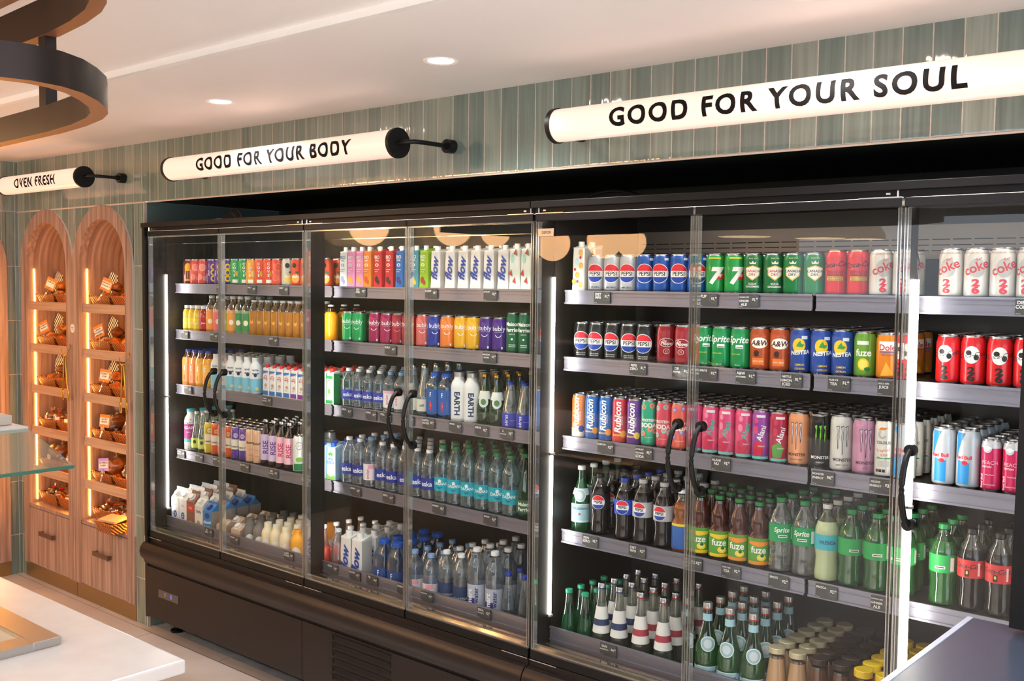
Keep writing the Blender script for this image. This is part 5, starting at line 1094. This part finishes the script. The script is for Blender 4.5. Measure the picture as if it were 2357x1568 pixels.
F = Face(st, [label('#F1ECE4')], None, .001); F.text(0, .004, 'BREADS', .007, '#3A2E28', bold=.02); F.rect(-.014, -.005, .014, -.004, '#8A807A'); F.rect(-.014, -.009, .014, -.008, '#8A807A')
tag(put('round_sticker', st, F.mats, None, (-.883, .0275, H0-.29)), 'round white notice sticker between the two facing bread cabinets', 'sticker')
tr = basket('brown rattan tray of paper bags jutting from the lowest shelf', .17, .12, .05); tr.location = (-.405, .008, H0-1.380)
tag(tr, 'brown rattan tray of paper bags jutting from the lowest shelf', 'tray')
pb = put('paper_bags', B(-.06, .06, -.05, .05, .0, .012), mat('kraft paper', '#C9A884', .8)); pb.location = (-.41, .008, H0-1.318); pb.rotation_euler = (.1, .05, .3); tag(pb, 'flat brown paper bags lying in the jutting rattan tray', 'paper bags')

# ------------------------------------------------------------------ island counter, left foreground
t = tag(empty('serving_counter', (1.6, -2.3, 0)), 'white stone topped serving counter in the left foreground', 'counter')
zt = H0-.95
put('worktop', B(-.2-1.6, 2.60-1.6, -3.3+2.3, -1.40+2.3, zt-.035, zt, bev=.006), QUARTZ, t)
put('cabinet_base', B(-.15-1.6, 2.54-1.6, -3.25+2.3, -1.46+2.3, .0, zt-.035), mat('pale counter panel', '#D6D1CC', .45), t)
pn = put('hot_plate_frame', box(box(box(B(1.3, 2.27, -1.63, -1.558, zt+.0005, zt+.022, bev=.002), 2.2, 2.27, -2.6, -1.63, zt+.0005, zt+.022), 1.3, 2.2, -2.6, -2.53, zt+.0005, zt+.022), 1.3, 1.37, -2.53, -1.63, zt+.0005, zt+.022), STEEL)
tag(pn, 'brushed steel framed hot plate set in the white counter', 'hot plate'); put('glass_plate', B(1.37, 2.2, -2.53, -1.63, zt+.0005, zt+.012), mat('beige ceramic glass', '#B9AE98', .15), pn)
# glass guard over the counter: sloping pane, shelf on top
GD = clear('#EAF5F0', .1, .5, 3); GE = mat('green glass edge', '#1E6A58', .15, coat=.5)
t = tag(empty('glass_food_guard', (1.99, -1.8, 0)), 'tilted clear glass food guard with green edge over the white counter', 'glass guard')
x1_, z1_, x2_, z2_ = 1.986, H0-.548, 1.70, H0-.468
pts = [(x1_-1.99, z1_), (x1_-1.99+.002, z1_+.008), (x2_-1.99, z2_+.006), (x2_-1.99, z2_)]
g = prism(bmesh.new(), pts, 'y', -.9, .42); put('sloping_pane', g, GD, t)
put('pane_edge', prism(bmesh.new(), [(x1_-1.99+.0005, z1_-.001), (x1_-1.99+.004, z1_+.009), (x1_-1.99+.001, z1_+.0095), (x1_-1.99-.003, z1_)], 'y', -.9, .421), GE, t)
put('guard_post', B(-.66, -.63, .36, .39, zt+.001, z2_-.005), STEEL, t)
put('top_shelf', B(-.75, x2_-1.99, -.9, .42, z2_-.004, z2_+.012, bev=.003), mat('pale grey shelf', '#CFCAC4', .4), t)
bl = put('display_riser', B(-.2, .1, -.25, .25, 0, .03, bev=.004), mat('light wood riser', '#BDB3A6', .5), None, (1.535, -1.65, z2_+.0125)); tag(bl, 'pale grey riser block standing on the guard shelf', 'riser')
cl = put('cake_stand', lathe(bmesh.new(), [(.11, 0), (.105, .006), (.06, .02), (.045, .05), (.05, .09), (.15, .1), (.15, .11)], 36), mat('white ceramic', '#EDE9E4', .2, coat=.4), None, (1.50, -1.63, z2_+.043), smooth=True); tag(cl, 'white ceramic cake stand foot on the riser block', 'cake stand')

# ------------------------------------------------------------------ hanging frame over the counter
FAR = [(.4, -1.70), (1.2, -1.71), (2.0, -1.725), (2.38, -1.74), (2.73, -1.76), (2.87, -1.778), (2.98, -1.802), (3.05, -1.828), (3.11, -1.862), (3.17, -1.91), (3.22, -1.96), (3.25, -2.01), (3.26, -2.06)]
def ring_outline(ins):
    P_ = FAR+[(x, -4.12-y) for x, y in FAR[-2::-1]]; n = len(P_); out = []
    for i, p in enumerate(P_):
        a, b = P_[(i-1) % n], P_[(i+1) % n]; d = Vector((b[0]-a[0], b[1]-a[1])).normalized()
        if i in (0, n-1): out.append((p[0]+ins, p[1]+(-ins if i == 0 else ins)))
        else: out.append((p[0]+d.y*ins, p[1]-d.x*ins))
    return out
def stadium(cx, cy, r, L_, n=24):
    P_ = [(cx+r*math.cos(-PI/2+PI*i/n), cy+r*math.sin(-PI/2+PI*i/n)) for i in range(n+1)]
    Q_ = [(cx-L_+r*math.cos(PI/2+PI*i/n), cy+r*math.sin(PI/2+PI*i/n)) for i in range(n+1)]
    return P_+Q_
def loop(z0, z1, cx, cy, r, wdt, L_, mats, name, par):
    o, i_ = ring_outline(0), ring_outline(wdt); bm = bmesh.new(); n = len(o)
    R_ = [[bm.verts.new((p[0], p[1], z)) for p in q] for q, z in ((o, z0), (o, z1), (i_, z1), (i_, z0))]
    for j in range(4):
        a, b = R_[j], R_[(j+1) % 4]
        for k in range(n):
            f = bm.faces.new((a[k], a[(k+1) % n], b[(k+1) % n], b[k])); f.material_index = 1 if j == 3 else 0
    bmesh.ops.recalc_face_normals(bm, faces=bm.faces)
    return put(name, bm, mats, par, smooth=True)
t = tag(empty('hanging_shelf_frame', (0, 0, 0)), 'black steel double ring frame with rounded end hanging above the counter', 'hanging frame')
CU = mat('copper brown underside', '#7A4A2C', .45, .2); BS = mat('dark bronze steel', '#332D2B', .3, .8)
a = loop(H0+.30, H0+.355, 2.96, -2.04, .30, .03, 2.2, [BS, CU], 'lower_ring', t); b = loop(H0+.50, H0+.575, 2.96, -2.04, .30, .03, 2.2, [BS, CU], 'upper_ring', t)
for x, y in ((2.68, -1.772), (1.2, -1.724), (2.68, -2.348), (1.2, -2.396)): put('upright', B(x, x+.03, y-.012, y+.012, H0+.31, H0+.55), BS, t)
for x in (2.4, 1.2): put('ceiling_rod', B(x, x+.02, -2.07, -2.05, H0+.6, ZC+.02), BS, t)
put('timber_panel', prism(bmesh.new(), ring_outline(.04), 'z', H0+.585, H0+.60), wood('oak soffit', '#7A4E34', '#B57E58', (1.2, 18, 18)), t)

# ------------------------------------------------------------------ display case and post, right foreground
t = tag(empty('glass_display_counter', (4.4, -1.2, 0)), 'grey glass topped display counter in the lower right corner', 'display counter')
GC = mat('smoked glass top', '#3A4252', .25, .0)
put('glass_top', B(-.102, .8, -.5, .355, H0-.606, H0-.598), GC, t)
put('glass_edge', B(-.112, -.1025, -.5, .355, H0-.607, H0-.597), mat('pale glass edge', '#B9C2D2', .2), t)
put('counter_body', B(-.02, .8, -.2, .33, 0, H0-.68), mat('charcoal counter', '#34343A', .4), t)
cp = put('black_screen_back', prism(bmesh.new(), [(4.372, H0-.585), (4.62, H0-.585), (4.62, H0+.02), (4.378, H0+.02)], 'y', -.90, -.86), BLACKM); tag(cp, 'edge of a black upright panel standing on the grey display counter', 'panel')

# cables and bits lying on top of the cases
cb = put('cable', tube(bmesh.new(), arc((2.60, .2, H0+.287), (2.86, .22, H0+.287), (0, 0, .04), 16), .006, 8), BLACKM, smooth=True); tag(cb, 'black corrugated cable looping up from the fridge top', 'cable')
rr = random.Random(4); wb_ = bmesh.new()
for i in range(9): tube(wb_, arc((.50+rr.uniform(0, .04), .1, H0+.287), (.62+rr.uniform(-.03, .05), .11, H0+.287), (0, 0, rr.uniform(.02, .06)), 10), .0011, 5)
wi = put('wire_tangle', wb_, mat('copper wires', '#5A3A26', .4, .5), smooth=True); tag(wi, 'tangle of thin wires on the left fridge top', 'wires')
cn = put('wire_connector', box(B(.44, .49, .1, .115, H0+.2855, H0+.295), .495, .512, .1, .112, H0+.2855, H0+.293), plastic('#E8E8E8')); tag(cn, 'small white wire connector on the left fridge top', 'connector')

# pendant lamps further back in the room, seen in the fridge glass
def pendant(x, y, z, r, dark, lab):
    t = tag(empty('pendant_lamp', (x, y, z)), lab, 'pendant lamp', 'pendant lamps behind the viewer')
    n = 14; up = [(r*math.cos(PI/2*i/n), r*.85*math.sin(PI/2*i/n)) for i in range(n+1)]
    if dark:
        put('dome_shade', lathe(bmesh.new(), up[:-1]+[(.012, r*.86)], 36, cap=False), mat('black pendant dome', '#24282C', .4), t, smooth=True); put('diffuser', lathe(bmesh.new(), [(.001, -.004), (r*.94, -.004)], 36, cap=False), mat('pendant diffuser', '#FFD9A8', .5, emit=8), t)
    else:
        put('opal_bowl', lathe(bmesh.new(), [(.001, -r)]+[(r*math.sin(PI*i/20), -r*math.cos(PI*i/20)) for i in range(1, 20)]+[(.001, r)], 36), mat('lit opal globe', '#FFC48C', .4, emit=13), t, smooth=True)
    put('cord', cyl(bmesh.new(), (0, 0, r*.8), (0, 0, ZC+.02-z), .004, 8), BLACKM, t)
OPAL = 'lit opal globe pendant reflected in the fridge glass'
PEND = [(-1.43, -2.74, H0+.44, .16, 0, 'opal globe pendant lamp nearest the side wall'), (-1.05, -3.31, H0+.45, .16, 0, 'opal globe pendant lamp, second from the side wall'), (-1.2, -4.0, H0+.44, .13, 0, 'smaller opal globe pendant lamp'),
 (-1.09, -4.67, H0+.36, .16, 0, 'opal globe pendant lamp, fourth along'), (-.73, -4.98, H0+.39, .16, 0, 'opal globe pendant lamp beside the fourth'), (-1.4, -6.4, H0+.44, .16, 0, 'farthest opal globe pendant lamp'),
 (.53, -5.29, H0+.42, .24, 1, 'black dome pendant lamp nearest the fridge'), (.77, -6.28, H0+.44, .24, 1, 'black dome pendant lamp in the middle'), (.95, -6.85, H0+.45, .2, 1, 'black dome pendant lamp by the windows')]
for q in PEND: pendant(*q)
